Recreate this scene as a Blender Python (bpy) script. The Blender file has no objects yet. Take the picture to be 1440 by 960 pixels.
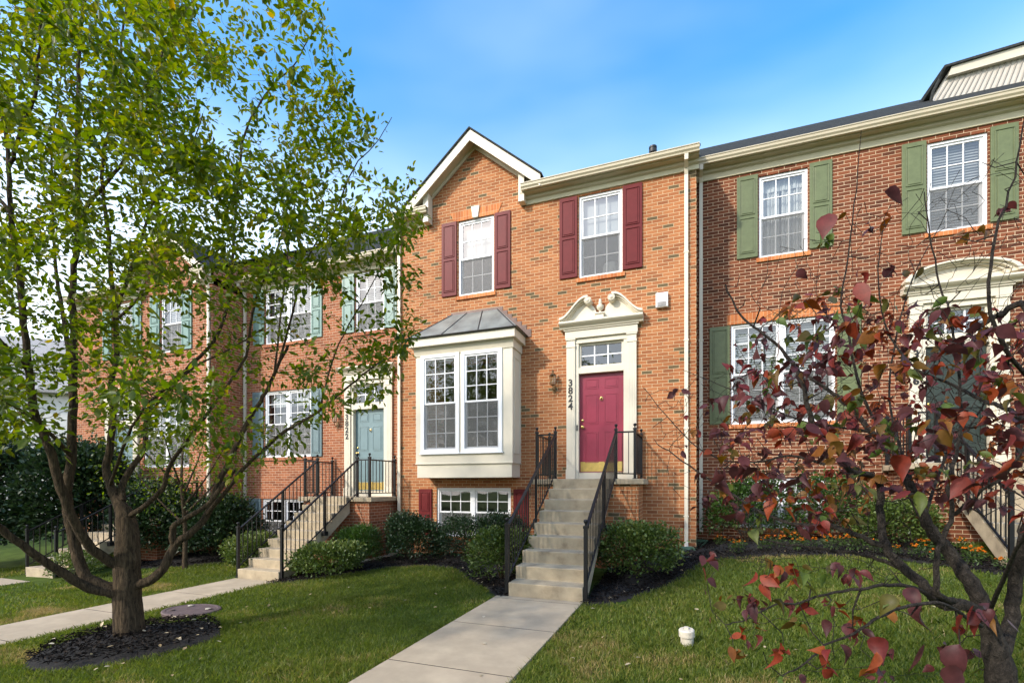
import bpy, bmesh, math, random
import numpy as np
from mathutils import Vector, Matrix
R = math.radians
rnd = random.Random(7)
rng = np.random.default_rng(11)
scn = bpy.context.scene
COL = scn.collection

# ------------------------------------------------------------------ camera
F, YH, YAW = 659.9, 682.9, R(19.73)
CAM = np.array([1.54, -9.712, -0.129])
CY, SY = math.cos(YAW), math.sin(YAW)
cam = bpy.data.cameras.new('camera'); camo = bpy.data.objects.new('camera', cam); COL.objects.link(camo)
camo.location = CAM; camo.rotation_euler = (R(90), 0, YAW)
cam.sensor_width = 36; cam.lens = F / 1440 * 36; cam.shift_y = (YH - 480) / 1440
cam.clip_start = 0.05; cam.clip_end = 600
scn.camera = camo

def at(px, py, Z):
    """point seen in direction (px,py), Z metres in front of the camera"""
    r = (px - 720) / F; v = (YH - py) / F
    return CAM + np.array([r * CY - SY, r * SY + CY, v]) * Z

# ------------------------------------------------------------------ materials
MATS = {}
def newmat(name):
    m = bpy.data.materials.new(name); m.use_nodes = True
    nt = m.node_tree
    return m, nt, nt.nodes['Principled BSDF']
def N(nt, t, **k):
    n = nt.nodes.new(t)
    for a, b in k.items():
        if a.startswith('i_'): n.inputs[a[2:].replace('_', ' ')].default_value = b
        else: setattr(n, a, b)
    return n
def ramp(nt, stops, interp='LINEAR'):
    n = nt.nodes.new('ShaderNodeValToRGB'); e = n.color_ramp.elements
    n.color_ramp.interpolation = interp
    while len(e) > 1: e.remove(e[-1])
    e[0].position = stops[0][0]; e[0].color = (*stops[0][1], 1)
    for p, c in stops[1:]:
        q = e.new(p); q.color = (*c, 1)
    return n
def sc(c, f): return tuple(min(1, v * f) for v in c)

def plain(name, col, rough=0.5, var=0.12, scale=6.0, bump=0.0, bscale=60.0, metallic=0.0, dirt=None, spec=0.5, zstreak=1.0):
    if name in MATS: return MATS[name]
    m, nt, b = newmat(name)
    tc = N(nt, 'ShaderNodeTexCoord')
    mp = N(nt, 'ShaderNodeMapping'); mp.inputs['Scale'].default_value = (1, 1, zstreak)
    nt.links.new(tc.outputs['Object'], mp.inputs['Vector'])
    no = N(nt, 'ShaderNodeTexNoise', i_Scale=scale, i_Detail=6.0, i_Roughness=0.6)
    nt.links.new(mp.outputs[0], no.inputs['Vector'])
    stops = [(0.3, sc(col, 1 - var)), (0.7, sc(col, 1 + var))]
    if dirt: stops = [(0.31, dirt)] + [(0.43, sc(col, 1 - var)), (0.75, sc(col, 1 + var))]
    rp = ramp(nt, stops)
    nt.links.new(no.outputs['Fac'], rp.inputs[0]); nt.links.new(rp.outputs[0], b.inputs['Base Color'])
    b.inputs['Roughness'].default_value = rough; b.inputs['Metallic'].default_value = metallic
    b.inputs['Specular IOR Level'].default_value = spec
    if bump:
        n2 = N(nt, 'ShaderNodeTexNoise', i_Scale=bscale, i_Detail=8.0, i_Roughness=0.65)
        nt.links.new(tc.outputs['Object'], n2.inputs['Vector'])
        bp = N(nt, 'ShaderNodeBump', i_Strength=bump, i_Distance=0.01)
        nt.links.new(n2.outputs['Fac'], bp.inputs['Height']); nt.links.new(bp.outputs[0], b.inputs['Normal'])
    MATS[name] = m
    return m

def brick(name, cols, mortar, bw=0.203, rh=0.0677, ms=0.0105, vertical=False, off=(0, 0)):
    """cols: ramp stops over a per-brick random value"""
    m, nt, b = newmat(name)
    tc = N(nt, 'ShaderNodeTexCoord'); ge = N(nt, 'ShaderNodeNewGeometry')
    s = N(nt, 'ShaderNodeSeparateXYZ'); nt.links.new(tc.outputs['Object'], s.inputs[0])
    sn = N(nt, 'ShaderNodeSeparateXYZ'); nt.links.new(ge.outputs['True Normal'], sn.inputs[0])
    ab = N(nt, 'ShaderNodeMath', operation='ABSOLUTE'); nt.links.new(sn.outputs[0], ab.inputs[0])
    gt = N(nt, 'ShaderNodeMath', operation='GREATER_THAN'); gt.inputs[1].default_value = 0.6; nt.links.new(ab.outputs[0], gt.inputs[0])
    mx = N(nt, 'ShaderNodeMix', data_type='FLOAT')
    nt.links.new(gt.outputs[0], mx.inputs[0]); nt.links.new(s.outputs[0], mx.inputs[2]); nt.links.new(s.outputs[1], mx.inputs[3])
    cb = N(nt, 'ShaderNodeCombineXYZ')
    a, c = (1, 0) if vertical else (0, 1)
    nt.links.new(mx.outputs[0], cb.inputs[a]); nt.links.new(s.outputs[2], cb.inputs[c])
    # slight waviness of the courses
    wn = N(nt, 'ShaderNodeTexNoise', i_Scale=9.0, i_Detail=2.0); nt.links.new(cb.outputs[0], wn.inputs['Vector'])
    ws = N(nt, 'ShaderNodeVectorMath', operation='MULTIPLY_ADD'); ws.inputs[1].default_value = (0.006, 0.006, 0)
    ws.inputs[2].default_value = (off[0], off[1], 0)
    nt.links.new(wn.outputs['Color'], ws.inputs[0])
    ad = N(nt, 'ShaderNodeVectorMath', operation='ADD'); nt.links.new(cb.outputs[0], ad.inputs[0]); nt.links.new(ws.outputs[0], ad.inputs[1])
    bt = N(nt, 'ShaderNodeTexBrick', offset=0.0 if vertical else 0.5, squash=1.0)
    bt.inputs['Color1'].default_value = (0, 0, 0, 1); bt.inputs['Color2'].default_value = (1, 1, 1, 1); bt.inputs['Mortar'].default_value = (0.5, 0.5, 0.5, 1)
    bt.inputs['Scale'].default_value = 1.0; bt.inputs['Mortar Size'].default_value = ms / 2 * 1.0; bt.inputs['Mortar Smooth'].default_value = 0.25
    bt.inputs['Bias'].default_value = 0.0; bt.inputs['Brick Width'].default_value = bw; bt.inputs['Row Height'].default_value = rh
    nt.links.new(ad.outputs[0], bt.inputs['Vector'])
    rp = ramp(nt, cols); nt.links.new(bt.outputs['Color'], rp.inputs[0])
    # grain inside a brick
    gn = N(nt, 'ShaderNodeTexNoise', i_Scale=70.0, i_Detail=6.0, i_Roughness=0.7); nt.links.new(tc.outputs['Object'], gn.inputs['Vector'])
    gr = ramp(nt, [(0.25, (0.72, 0.72, 0.72)), (0.75, (1.22, 1.2, 1.17))]); nt.links.new(gn.outputs['Fac'], gr.inputs[0])
    mu = N(nt, 'ShaderNodeMix', data_type='RGBA', blend_type='MULTIPLY'); mu.inputs[0].default_value = 1
    nt.links.new(rp.outputs[0], mu.inputs[6]); nt.links.new(gr.outputs[0], mu.inputs[7])
    # broad weathering
    wn2 = N(nt, 'ShaderNodeTexNoise', i_Scale=0.7, i_Detail=5.0, i_Roughness=0.6); nt.links.new(tc.outputs['Object'], wn2.inputs['Vector'])
    wr = ramp(nt, [(0.28, (0.76, 0.75, 0.74)), (0.5, (1.0, 1.0, 1.0)), (0.74, (1.10, 1.10, 1.10))]); nt.links.new(wn2.outputs['Fac'], wr.inputs[0])
    mo = N(nt, 'ShaderNodeMix', data_type='RGBA')
    mo.inputs[7].default_value = (*mortar, 1)
    nt.links.new(bt.outputs['Fac'], mo.inputs[0]); nt.links.new(mu.outputs[2], mo.inputs[6])
    mw = N(nt, 'ShaderNodeMix', data_type='RGBA', blend_type='MULTIPLY'); mw.inputs[0].default_value = 1
    nt.links.new(mo.outputs[2], mw.inputs[6]); nt.links.new(wr.outputs[0], mw.inputs[7])
    nt.links.new(mw.outputs[2], b.inputs['Base Color'])
    b.inputs['Roughness'].default_value = 0.85; b.inputs['Specular IOR Level'].default_value = 0.25
    inv = N(nt, 'ShaderNodeMath', operation='MULTIPLY_ADD'); inv.inputs[1].default_value = -1.0
    nt.links.new(bt.outputs['Fac'], inv.inputs[0])
    g2 = N(nt, 'ShaderNodeMath', operation='MULTIPLY'); g2.inputs[1].default_value = 0.35
    nt.links.new(gn.outputs['Fac'], g2.inputs[0]); nt.links.new(g2.outputs[0], inv.inputs[2])
    bp = N(nt, 'ShaderNodeBump', i_Strength=0.55, i_Distance=0.006); nt.links.new(inv.outputs[0], bp.inputs['Height'])
    nt.links.new(bp.outputs[0], b.inputs['Normal'])
    return m

def glass_mat(name, tint=(0.86, 0.9, 0.9), base=0.16):
    m, nt, b = newmat(name); nt.nodes.remove(b)
    out = nt.nodes['Material Output']
    tr = N(nt, 'ShaderNodeBsdfTransparent'); tr.inputs[0].default_value = (*tint, 1)
    gl = N(nt, 'ShaderNodeBsdfGlossy'); gl.inputs['Color'].default_value = (1, 1, 1, 1); gl.inputs['Roughness'].default_value = 0.015
    tc = N(nt, 'ShaderNodeTexCoord'); no = N(nt, 'ShaderNodeTexNoise', i_Scale=1.6, i_Detail=2.0); nt.links.new(tc.outputs['Object'], no.inputs['Vector'])
    bp = N(nt, 'ShaderNodeBump', i_Strength=0.25, i_Distance=0.02); nt.links.new(no.outputs['Fac'], bp.inputs['Height']); nt.links.new(bp.outputs[0], gl.inputs['Normal'])
    # double glazing: about a tenth reflected head on, rising towards grazing angles
    fr = N(nt, 'ShaderNodeLayerWeight'); fr.inputs['Blend'].default_value = 0.5
    pw = N(nt, 'ShaderNodeMath', operation='POWER'); pw.inputs[1].default_value = 3.5; nt.links.new(fr.outputs['Facing'], pw.inputs[0])
    ma = N(nt, 'ShaderNodeMath', operation='MULTIPLY_ADD'); ma.inputs[1].default_value = 0.8; ma.inputs[2].default_value = base - 0.02; ma.use_clamp = True
    nt.links.new(pw.outputs[0], ma.inputs[0])
    mx = N(nt, 'ShaderNodeMixShader'); nt.links.new(ma.outputs[0], mx.inputs[0]); nt.links.new(tr.outputs[0], mx.inputs[1]); nt.links.new(gl.outputs[0], mx.inputs[2])
    nt.links.new(mx.outputs[0], out.inputs['Surface'])
    return m

def leaf_mat(name, stops, rough=0.45, transl=0.45, spec=0.4, vein=False):
    """colour from the per-leaf attribute 'tone'"""
    m, nt, b = newmat(name); out = nt.nodes['Material Output']
    at_ = N(nt, 'ShaderNodeAttribute', attribute_name='tone')
    rp = ramp(nt, stops); nt.links.new(at_.outputs['Fac'], rp.inputs[0])
    tc = N(nt, 'ShaderNodeTexCoord')
    no = N(nt, 'ShaderNodeTexNoise', i_Scale=45.0 if vein else 18.0, i_Detail=4.0); nt.links.new(tc.outputs['Object'], no.inputs['Vector'])
    r2 = ramp(nt, [(0.3, (0.72, 0.72, 0.72)), (0.7, (1.2, 1.2, 1.2))]); nt.links.new(no.outputs['Fac'], r2.inputs[0])
    mu = N(nt, 'ShaderNodeMix', data_type='RGBA', blend_type='MULTIPLY'); mu.inputs[0].default_value = 1
    nt.links.new(rp.outputs[0], mu.inputs[6]); nt.links.new(r2.outputs[0], mu.inputs[7])
    nt.links.new(mu.outputs[2], b.inputs['Base Color'])
    b.inputs['Roughness'].default_value = rough; b.inputs['Specular IOR Level'].default_value = spec
    tl = N(nt, 'ShaderNodeBsdfTranslucent')
    hs = N(nt, 'ShaderNodeHueSaturation'); hs.inputs['Saturation'].default_value = 1.15; hs.inputs['Value'].default_value = 1.5
    nt.links.new(mu.outputs[2], hs.inputs['Color']); nt.links.new(hs.outputs[0], tl.inputs[0])
    mx = N(nt, 'ShaderNodeMixShader'); mx.inputs[0].default_value = transl
    nt.links.new(b.outputs[0], mx.inputs[1]); nt.links.new(tl.outputs[0], mx.inputs[2]); nt.links.new(mx.outputs[0], out.inputs['Surface'])
    return m

M = {}
OL = (0.115, 0.085, 0.045)
M['brick_c'] = brick('orange_brick', [(0.0, OL), (0.055, (0.14, 0.10, 0.05)), (0.07, (0.265, 0.094, 0.038)), (0.4, (0.36, 0.133, 0.052)), (0.75, (0.43, 0.172, 0.068)), (1.0, (0.32, 0.112, 0.044))], (0.54, 0.40, 0.235))
M['brick_l'] = brick('red_brick', [(0.0, (0.22, 0.072, 0.034)), (0.4, (0.30, 0.10, 0.046)), (0.8, (0.38, 0.135, 0.062)), (1.0, (0.26, 0.085, 0.04))], (0.52, 0.39, 0.27))
M['brick_r'] = brick('brown_brick', [(0.0, (0.085, 0.028, 0.014)), (0.35, (0.155, 0.047, 0.021)), (0.8, (0.225, 0.072, 0.032)), (1.0, (0.12, 0.038, 0.018))], (0.58, 0.44, 0.29), ms=.0095)
SOL = [(0.0, (0.42, 0.13, 0.045)), (0.5, (0.52, 0.18, 0.06)), (1.0, (0.6, 0.23, 0.085))]
M['soldier'] = brick('soldier_brick', SOL, (0.6, 0.38, 0.22), bw=3.0, rh=0.0677, ms=0.007, vertical=True)
SOLR = [(0.0, (0.28, 0.09, 0.045)), (0.5, (0.36, 0.13, 0.06)), (1.0, (0.42, 0.16, 0.075))]
M['soldier_red'] = brick('red_soldier_brick', SOLR, (0.5, 0.36, 0.26), bw=3.0, rh=0.0677, ms=0.007, vertical=True)
M['trim'] = plain('cream_paint', (0.64, 0.58, 0.46), 0.45, 0.05, 3.0, 0.06, 40)
M['eave'] = plain('beige_aluminium', (0.50, 0.435, 0.305), 0.4, 0.06, 3.0)
M['frieze'] = plain('putty_paint', (0.55, 0.50, 0.34), 0.5, 0.06, 3.0)
M['white'] = plain('white_vinyl', (0.82, 0.82, 0.83), 0.35, 0.03, 3.0)
M['spout'] = plain('cream_spout', (0.68, 0.61, 0.48), 0.4, 0.07, 2.0)
M['maroon'] = plain('maroon_paint', (0.13, 0.017, 0.018), 0.45, 0.1, 10, 0.05, 60, spec=.15)
M['green'] = plain('green_paint', (0.125, 0.15, 0.068), 0.4, 0.12, 10, 0.05, 60, spec=.35)
M['teal'] = plain('teal_paint', (0.13, 0.19, 0.20), 0.38, 0.1, 10, 0.05, 60)
M['seagreen'] = plain('sea_green_paint', (0.15, 0.25, 0.215), 0.38, 0.1, 10)
M['door_red'] = plain('raspberry_paint', (0.25, 0.026, 0.052), 0.3, 0.08, 5)
M['door_teal'] = plain('grey_teal_paint', (0.15, 0.225, 0.24), 0.35, 0.08, 5)
M['door_dark'] = plain('dark_green_paint', (0.025, 0.035, 0.028), 0.3, 0.1, 5)
M['brass'] = plain('brass', (0.70, 0.50, 0.17), 0.28, 0.15, 12, metallic=1.0)
M['oldbrass'] = plain('aged_brass', (0.16, 0.10, 0.05), 0.4, 0.2, 12, metallic=0.8)
M['iron'] = plain('black_iron', (0.007, 0.007, 0.008), 0.38, 0.2, 20, spec=.35)
M['black'] = plain('black_plastic', (0.015, 0.015, 0.016), 0.5, 0.2, 20)
M['shingle'] = plain('dark_shingle', (0.040, 0.042, 0.040), 0.95, 0.4, 18, 0.8, 60, spec=.08)
M['shingle_grey'] = plain('grey_shingle', (0.30, 0.285, 0.275), 0.9, 0.2, 12, 0.6, 40)
M['metal_roof'] = plain('weathered_copper', (0.26, 0.28, 0.26), 0.38, 0.35, 3.0, 0.1, 20, metallic=0.35, zstreak=0.4)
M['flash'] = plain('brown_flashing', (0.10, 0.065, 0.055), 0.5, 0.25, 8, metallic=0.4)
M['concrete'] = plain('step_concrete', (0.42, 0.34, 0.23), 0.9, 0.16, 5.0, 0.4, 120, dirt=(0.26, 0.205, 0.135))
M['paving'] = plain('paving_concrete', (0.43, 0.345, 0.24), 0.9, 0.15, 2.5, 0.3, 150, dirt=(0.41, 0.325, 0.225))
M['blind'] = plain('blind_white', (0.31, 0.31, 0.305), 0.7, 0.05, 4)
M['curtain'] = plain('sheer_curtain', (0.48, 0.475, 0.46), 0.9, 0.12, 5, zstreak=0.1)
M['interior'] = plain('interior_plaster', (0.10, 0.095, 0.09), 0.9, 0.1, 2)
M['batten'] = plain('grey_batten', (0.30, 0.275, 0.235), 0.7, 0.08, 5)
M['siding'] = plain('cream_siding', (0.54, 0.50, 0.435), 0.6, 0.05, 3)
M['grey_siding'] = plain('pale_siding', (0.62, 0.61, 0.58), 0.6, 0.05, 3)
M['glass'] = glass_mat('window_glass')
M['lglass'] = glass_mat('lantern_glass', (0.8, 0.8, 0.75), 0.12)
M['lid'] = plain('rusty_purple_iron', (0.115, 0.078, 0.075), 0.75, 0.3, 14, 0.5, 60)
M['pvc'] = plain('white_pvc', (0.58, 0.53, 0.44), 0.5, 0.12, 14, dirt=(0.36, 0.30, 0.22))
M['splash'] = plain('green_plastic', (0.055, 0.12, 0.075), 0.4, 0.15, 8)
M['mulch'] = plain('dark_mulch', (0.010, 0.008, 0.007), 0.95, 0.7, 45, 1.0, 80)
M['soil'] = plain('lawn_soil', (0.065, 0.095, 0.018), 0.95, 0.35, 4, 0.6, 50, spec=.05)

def screen_mat():
    m, nt, b = newmat('insect_screen'); out = nt.nodes['Material Output']
    b.inputs['Base Color'].default_value = (.16, .16, .155, 1); b.inputs['Roughness'].default_value = .7
    tr = N(nt, 'ShaderNodeBsdfTransparent'); mx = N(nt, 'ShaderNodeMixShader'); mx.inputs[0].default_value = .5
    nt.links.new(tr.outputs[0], mx.inputs[1]); nt.links.new(b.outputs[0], mx.inputs[2]); nt.links.new(mx.outputs[0], out.inputs['Surface']); return m
M['screen'] = screen_mat()
def bark(name, c0, c1, stretch=0.25, scale=38):
    m, nt, b = newmat(name)
    tc = N(nt, 'ShaderNodeTexCoord'); mp = N(nt, 'ShaderNodeMapping'); mp.inputs['Scale'].default_value = (1, 1, stretch)
    nt.links.new(tc.outputs['Object'], mp.inputs['Vector'])
    no = N(nt, 'ShaderNodeTexNoise', i_Scale=scale, i_Detail=7.0, i_Roughness=0.7, i_Distortion=0.6); nt.links.new(mp.outputs[0], no.inputs['Vector'])
    rp = ramp(nt, [(0.32, c0), (0.52, tuple((a + q) / 2 for a, q in zip(c0, c1))), (0.72, c1)]); nt.links.new(no.outputs['Fac'], rp.inputs[0])
    nt.links.new(rp.outputs[0], b.inputs['Base Color']); b.inputs['Roughness'].default_value = 0.9; b.inputs['Specular IOR Level'].default_value = .2
    bp = N(nt, 'ShaderNodeBump', i_Strength=1.0, i_Distance=0.06); nt.links.new(no.outputs['Fac'], bp.inputs['Height']); nt.links.new(bp.outputs[0], b.inputs['Normal'])
    return m
M['bark'] = bark('grey_brown_bark', (0.010, 0.007, 0.004), (0.16, 0.112, 0.066), 0.16, 46)
M['bark_dog'] = bark('scaly_dark_bark', (0.014, 0.011, 0.009), (0.10, 0.082, 0.066), 0.6, 60)
M['leaf_maple'] = leaf_mat('green_tree_leaf', [(0.0, (0.042, 0.075, 0.010)), (0.5, (0.098, 0.146, 0.015)), (0.9, (0.18, 0.195, 0.02)), (0.97, (0.24, 0.20, 0.02)), (1.0, (0.30, 0.20, 0.03))], transl=0.58)
M['leaf_dark'] = leaf_mat('dark_evergreen_leaf', [(0.0, (0.010, 0.024, 0.009)), (1.0, (0.042, 0.078, 0.024))], transl=0.15)
M['leaf_box'] = leaf_mat('boxwood_leaf', [(0.0, (0.02, 0.05, 0.01)), (1.0, (0.07, 0.14, 0.02))], transl=0.25)
M['leaf_azalea'] = leaf_mat('azalea_leaf', [(0.0, (0.03, 0.055, 0.012)), (0.6, (0.09, 0.135, 0.025)), (1.0, (0.24, 0.27, 0.08))], transl=0.25)
M['leaf_mari'] = leaf_mat('marigold_leaf', [(0.0, (0.03, 0.06, 0.012)), (1.0, (0.08, 0.13, 0.03))], transl=0.3)
M['petal'] = leaf_mat('orange_petal', [(0.0, (0.60, 0.15, 0.01)), (1.0, (0.72, 0.30, 0.02))], transl=0.25)
M['leaf_dog'] = leaf_mat('red_autumn_leaf', [(0.0, (0.058, 0.022, 0.024)), (0.3, (0.095, 0.026, 0.026)), (0.45, (0.145, 0.020, 0.016)), (0.6, (0.22, 0.040, 0.014)), (0.7, (0.20, 0.080, 0.016)), (0.8, (0.09, 0.062, 0.016)), (0.92, (0.075, 0.10, 0.018)), (1.0, (0.07, 0.11, 0.02))], transl=0.28, vein=True, rough=0.5, spec=.25)
M['grass'] = leaf_mat('grass_blade', [(0.0, (0.080, 0.118, 0.018)), (0.55, (0.155, 0.195, 0.030)), (0.8, (0.21, 0.205, 0.046)), (1.0, (0.36, 0.28, 0.12))], transl=0.42, rough=0.5)
M['litter'] = leaf_mat('dry_leaf', [(0.0, (0.25, 0.17, 0.08)), (0.6, (0.40, 0.30, 0.16)), (1.0, (0.55, 0.48, 0.35))], transl=0.1)
M['chip'] = leaf_mat('mulch_chip', [(0.0, (0.005, 0.004, 0.004)), (0.85, (0.016, 0.012, 0.010)), (1.0, (0.05, 0.037, 0.028))], transl=0.0, rough=.9, spec=.1)

# ------------------------------------------------------------------ mesh helpers
class MB:
    def __init__(s): s.v = []; s.f = []
    def add(s, vs, fs):
        b = len(s.v); s.v += [tuple(map(float, q)) for q in vs]; s.f += [tuple(b + i for i in q) for q in fs]; return s
    def box(s, x0, x1, y0, y1, z0, z1):
        return s.add([(x0, y0, z0), (x1, y0, z0), (x1, y1, z0), (x0, y1, z0), (x0, y0, z1), (x1, y0, z1), (x1, y1, z1), (x0, y1, z1)],
                     [(0, 3, 2, 1), (4, 5, 6, 7), (0, 1, 5, 4), (1, 2, 6, 5), (2, 3, 7, 6), (3, 0, 4, 7)])
    def prism(s, poly, a0, a1, axis='y'):
        """poly in the plane across axis; (x,z) for y, (y,z) for x, (x,y) for z"""
        n = len(poly)
        def P(p, a): return {'y': (p[0], a, p[1]), 'x': (a, p[0], p[1]), 'z': (p[0], p[1], a)}[axis]
        vs = [P(p, a0) for p in poly] + [P(p, a1) for p in poly]
        fs = [tuple(range(n)), tuple(range(2 * n - 1, n - 1, -1))] + [(i, (i + 1) % n, n + (i + 1) % n, n + i) for i in range(n)]
        return s.add(vs, fs)
    def tube(s, pts, rad, sides=8, cap=True):
        pts = [np.asarray(p, float) for p in pts]; n = len(pts)
        if not hasattr(rad, '__len__'): rad = [rad] * n
        T = [pts[min(i + 1, n - 1)] - pts[max(i - 1, 0)] for i in range(n)]
        T = [t / (np.linalg.norm(t) + 1e-9) for t in T]
        u = np.cross(T[0], (0.13, 0.31, 0.94)); 
        if np.linalg.norm(u) < 1e-3: u = np.cross(T[0], (1, 0, 0))
        vs = []
        for i in range(n):
            u = u - T[i] * np.dot(u, T[i]); u = u / (np.linalg.norm(u) + 1e-9); w = np.cross(T[i], u)
            for k in range(sides):
                a = 2 * math.pi * k / sides
                vs.append(pts[i] + rad[i] * (u * math.cos(a) + w * math.sin(a)))
        fs = [(i * sides + k, i * sides + (k + 1) % sides, (i + 1) * sides + (k + 1) % sides, (i + 1) * sides + k) for i in range(n - 1) for k in range(sides)]
        if cap: fs += [tuple(range(sides - 1, -1, -1)), tuple((n - 1) * sides + k for k in range(sides))]
        return s.add(vs, fs)
    def lathe(s, prof, c=(0, 0, 0), segs=16, axis='z', a0=0.0):
        vs = []; n = len(prof)
        for r, h in prof:
            for k in range(segs):
                a = 2 * math.pi * k / segs + a0; x, y = r * math.cos(a), r * math.sin(a)
                vs.append({'z': (c[0] + x, c[1] + y, c[2] + h), 'y': (c[0] + x, c[1] + h, c[2] + y), 'x': (c[0] + h, c[1] + x, c[2] + y)}[axis])
        fs = [(i * segs + k, i * segs + (k + 1) % segs, (i + 1) * segs + (k + 1) % segs, (i + 1) * segs + k) for i in range(n - 1) for k in range(segs)]
        fs += [tuple(range(segs - 1, -1, -1)), tuple((n - 1) * segs + k for k in range(segs))]
        return s.add(vs, fs)
    def build(s, name, mat, parent=None, smooth=False, bevel=0.0, loc=None, recalc=True, angle=40):
        me = bpy.data.meshes.new(name); me.from_pydata(s.v, [], s.f)
        if recalc:
            bm = bmesh.new(); bm.from_mesh(me); bmesh.ops.recalc_face_normals(bm, faces=bm.faces); bm.to_mesh(me); bm.free()
        me.materials.append(mat)
        o = bpy.data.objects.new(name, me); COL.objects.link(o)
        if parent is not None: o.parent = parent
        if loc is not None: o.location = loc
        if smooth:
            me.polygons.foreach_set('use_smooth', [True] * len(me.polygons))
            try: me.set_sharp_from_angle(angle=R(angle))
            except Exception: pass
        if bevel:
            b = o.modifiers.new('edge', 'BEVEL'); b.width = bevel; b.segments = 2; b.limit_method = 'ANGLE'; b.angle_limit = R(40)
        return o
def box(name, mat, parent, *a, bevel=0.0): return MB().box(*a).build(name, mat, parent, bevel=bevel)
def tag(o, label=None, cat=None, group=None, kind=None):
    if label: o['label'] = label
    if cat: o['category'] = cat
    if group: o['group'] = group
    if kind: o['kind'] = kind
    return o
def thing(name, label, cat, loc=(0, 0, 0), group=None):
    o = bpy.data.objects.new(name, None); COL.objects.link(o); o.location = loc; o.empty_display_size = 0.2
    return tag(o, label, cat, group)
def copy_tree(o, parent=None):
    c = o.copy(); COL.objects.link(c)
    if parent is not None: c.parent = parent
    for ch in list(o.children): copy_tree(ch, c)
    return c
def mesh_np(name, mat, V, Fq, tone=None, parent=None, smooth=False):
    """numpy mesh; Fq (n,k) index array; tone per face"""
    me = bpy.data.meshes.new(name); n, k = Fq.shape
    me.vertices.add(len(V)); me.vertices.foreach_set('co', np.ascontiguousarray(V, np.float32).ravel())
    me.loops.add(n * k); me.loops.foreach_set('vertex_index', Fq.astype(np.int32).ravel())
    me.polygons.add(n); me.polygons.foreach_set('loop_start', (np.arange(n) * k).astype(np.int32))
    me.update(calc_edges=True)
    if tone is not None:
        at_ = me.attributes.new('tone', 'FLOAT', 'FACE'); at_.data.foreach_set('value', np.ascontiguousarray(tone, np.float32))
    if smooth: me.polygons.foreach_set('use_smooth', [True] * n)
    me.materials.append(mat)
    o = bpy.data.objects.new(name, me); COL.objects.link(o)
    if parent is not None: o.parent = parent
    return o

# ------------------------------------------------------------------ noise + terrain
_tab = rng.random((64, 64))
def vnoise(x, y):
    x = np.asarray(x, float); y = np.asarray(y, float)
    xi = np.floor(x).astype(int); yi = np.floor(y).astype(int); fx = x - xi; fy = y - yi
    fx = fx * fx * (3 - 2 * fx); fy = fy * fy * (3 - 2 * fy)
    g = lambda i, j: _tab[i % 64, j % 64]
    return (g(xi, yi) * (1 - fx) + g(xi + 1, yi) * fx) * (1 - fy) + (g(xi, yi + 1) * (1 - fx) + g(xi + 1, yi + 1) * fx) * fy
def fbm(x, y, o=4):
    s = 0; a = 0.5
    for i in range(o): s = s + a * vnoise(x * 2 ** i + 17 * i, y * 2 ** i + 5 * i); a *= 0.5
    return s
ZX = [(-200, -3.0), (-40, -2.6), (-14, -2.15), (-11, -2.06), (-8, -1.99), (-6, -1.93), (-3, -1.77), (-0.87, -1.665), (0.3, -1.665), (1.3, -1.60), (2, -1.50), (3, -1.42), (5, -1.30), (8, -1.12), (14, -0.8), (40, -0.4), (200, 0)]
def sstep(a, b, t):
    t = np.clip((t - a) / (b - a), 0, 1); return t * t * (3 - 2 * t)
def gz(x, y):
    x = np.asarray(x, float); y = np.asarray(y, float)
    z = np.interp(x, [p[0] for p in ZX], [p[1] for p in ZX])
    k = np.where(x > 0.6, 0.19, np.where(x < -7, 0.2, 0.06))
    z = z + k * sstep(-3.0, 0.2, y)
    near = np.clip(1.0 - np.abs(y + 5) / 30, 0, 1)
    return z + near * 0.03 * (fbm(x * 0.8, y * 0.8, 3) - 0.45) * (np.abs(x + 0.3) > 0.9)
def inpoly(px, py, poly):
    px = np.asarray(px, float); c = np.zeros(px.shape, bool); n = len(poly)
    for i in range(n):
        x0, y0 = poly[i]; x1, y1 = poly[(i + 1) % n]
        if y0 == y1: continue
        t = ((y0 > py) != (y1 > py)) & (px < (x1 - x0) * (py - y0) / (y1 - y0) + x0)
        c ^= t
    return c

def axis_coords(lo, hi, a, b, fine):
    out = [lo]; v = lo
    c = list(np.arange(a, b + 1e-6, fine))
    left = list(-np.geomspace(1, abs(lo - a) + 1, 14)[::-1] + 1 + a)[:-1]
    right = list(np.geomspace(1, abs(hi - b) + 1, 14) - 1 + b)[1:]
    return np.array(left + c + right)
gx = axis_coords(-160, 160, -15, 11, 0.25); gy = axis_coords(-160, 160, -13, 2, 0.25)
GX, GY = np.meshgrid(gx, gy, indexing='ij')
V = np.stack([GX, GY, gz(GX, GY)], -1).reshape(-1, 3)
I = np.arange(len(gx) * len(gy)).reshape(len(gx), len(gy))
Fq = np.stack([I[:-1, :-1], I[1:, :-1], I[1:, 1:], I[:-1, 1:]], -1).reshape(-1, 4)
g = mesh_np('ground', M['soil'], V, Fq, smooth=True); tag(g, 'lawn ground sloping gently down to the left', 'ground', kind='structure')

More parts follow.
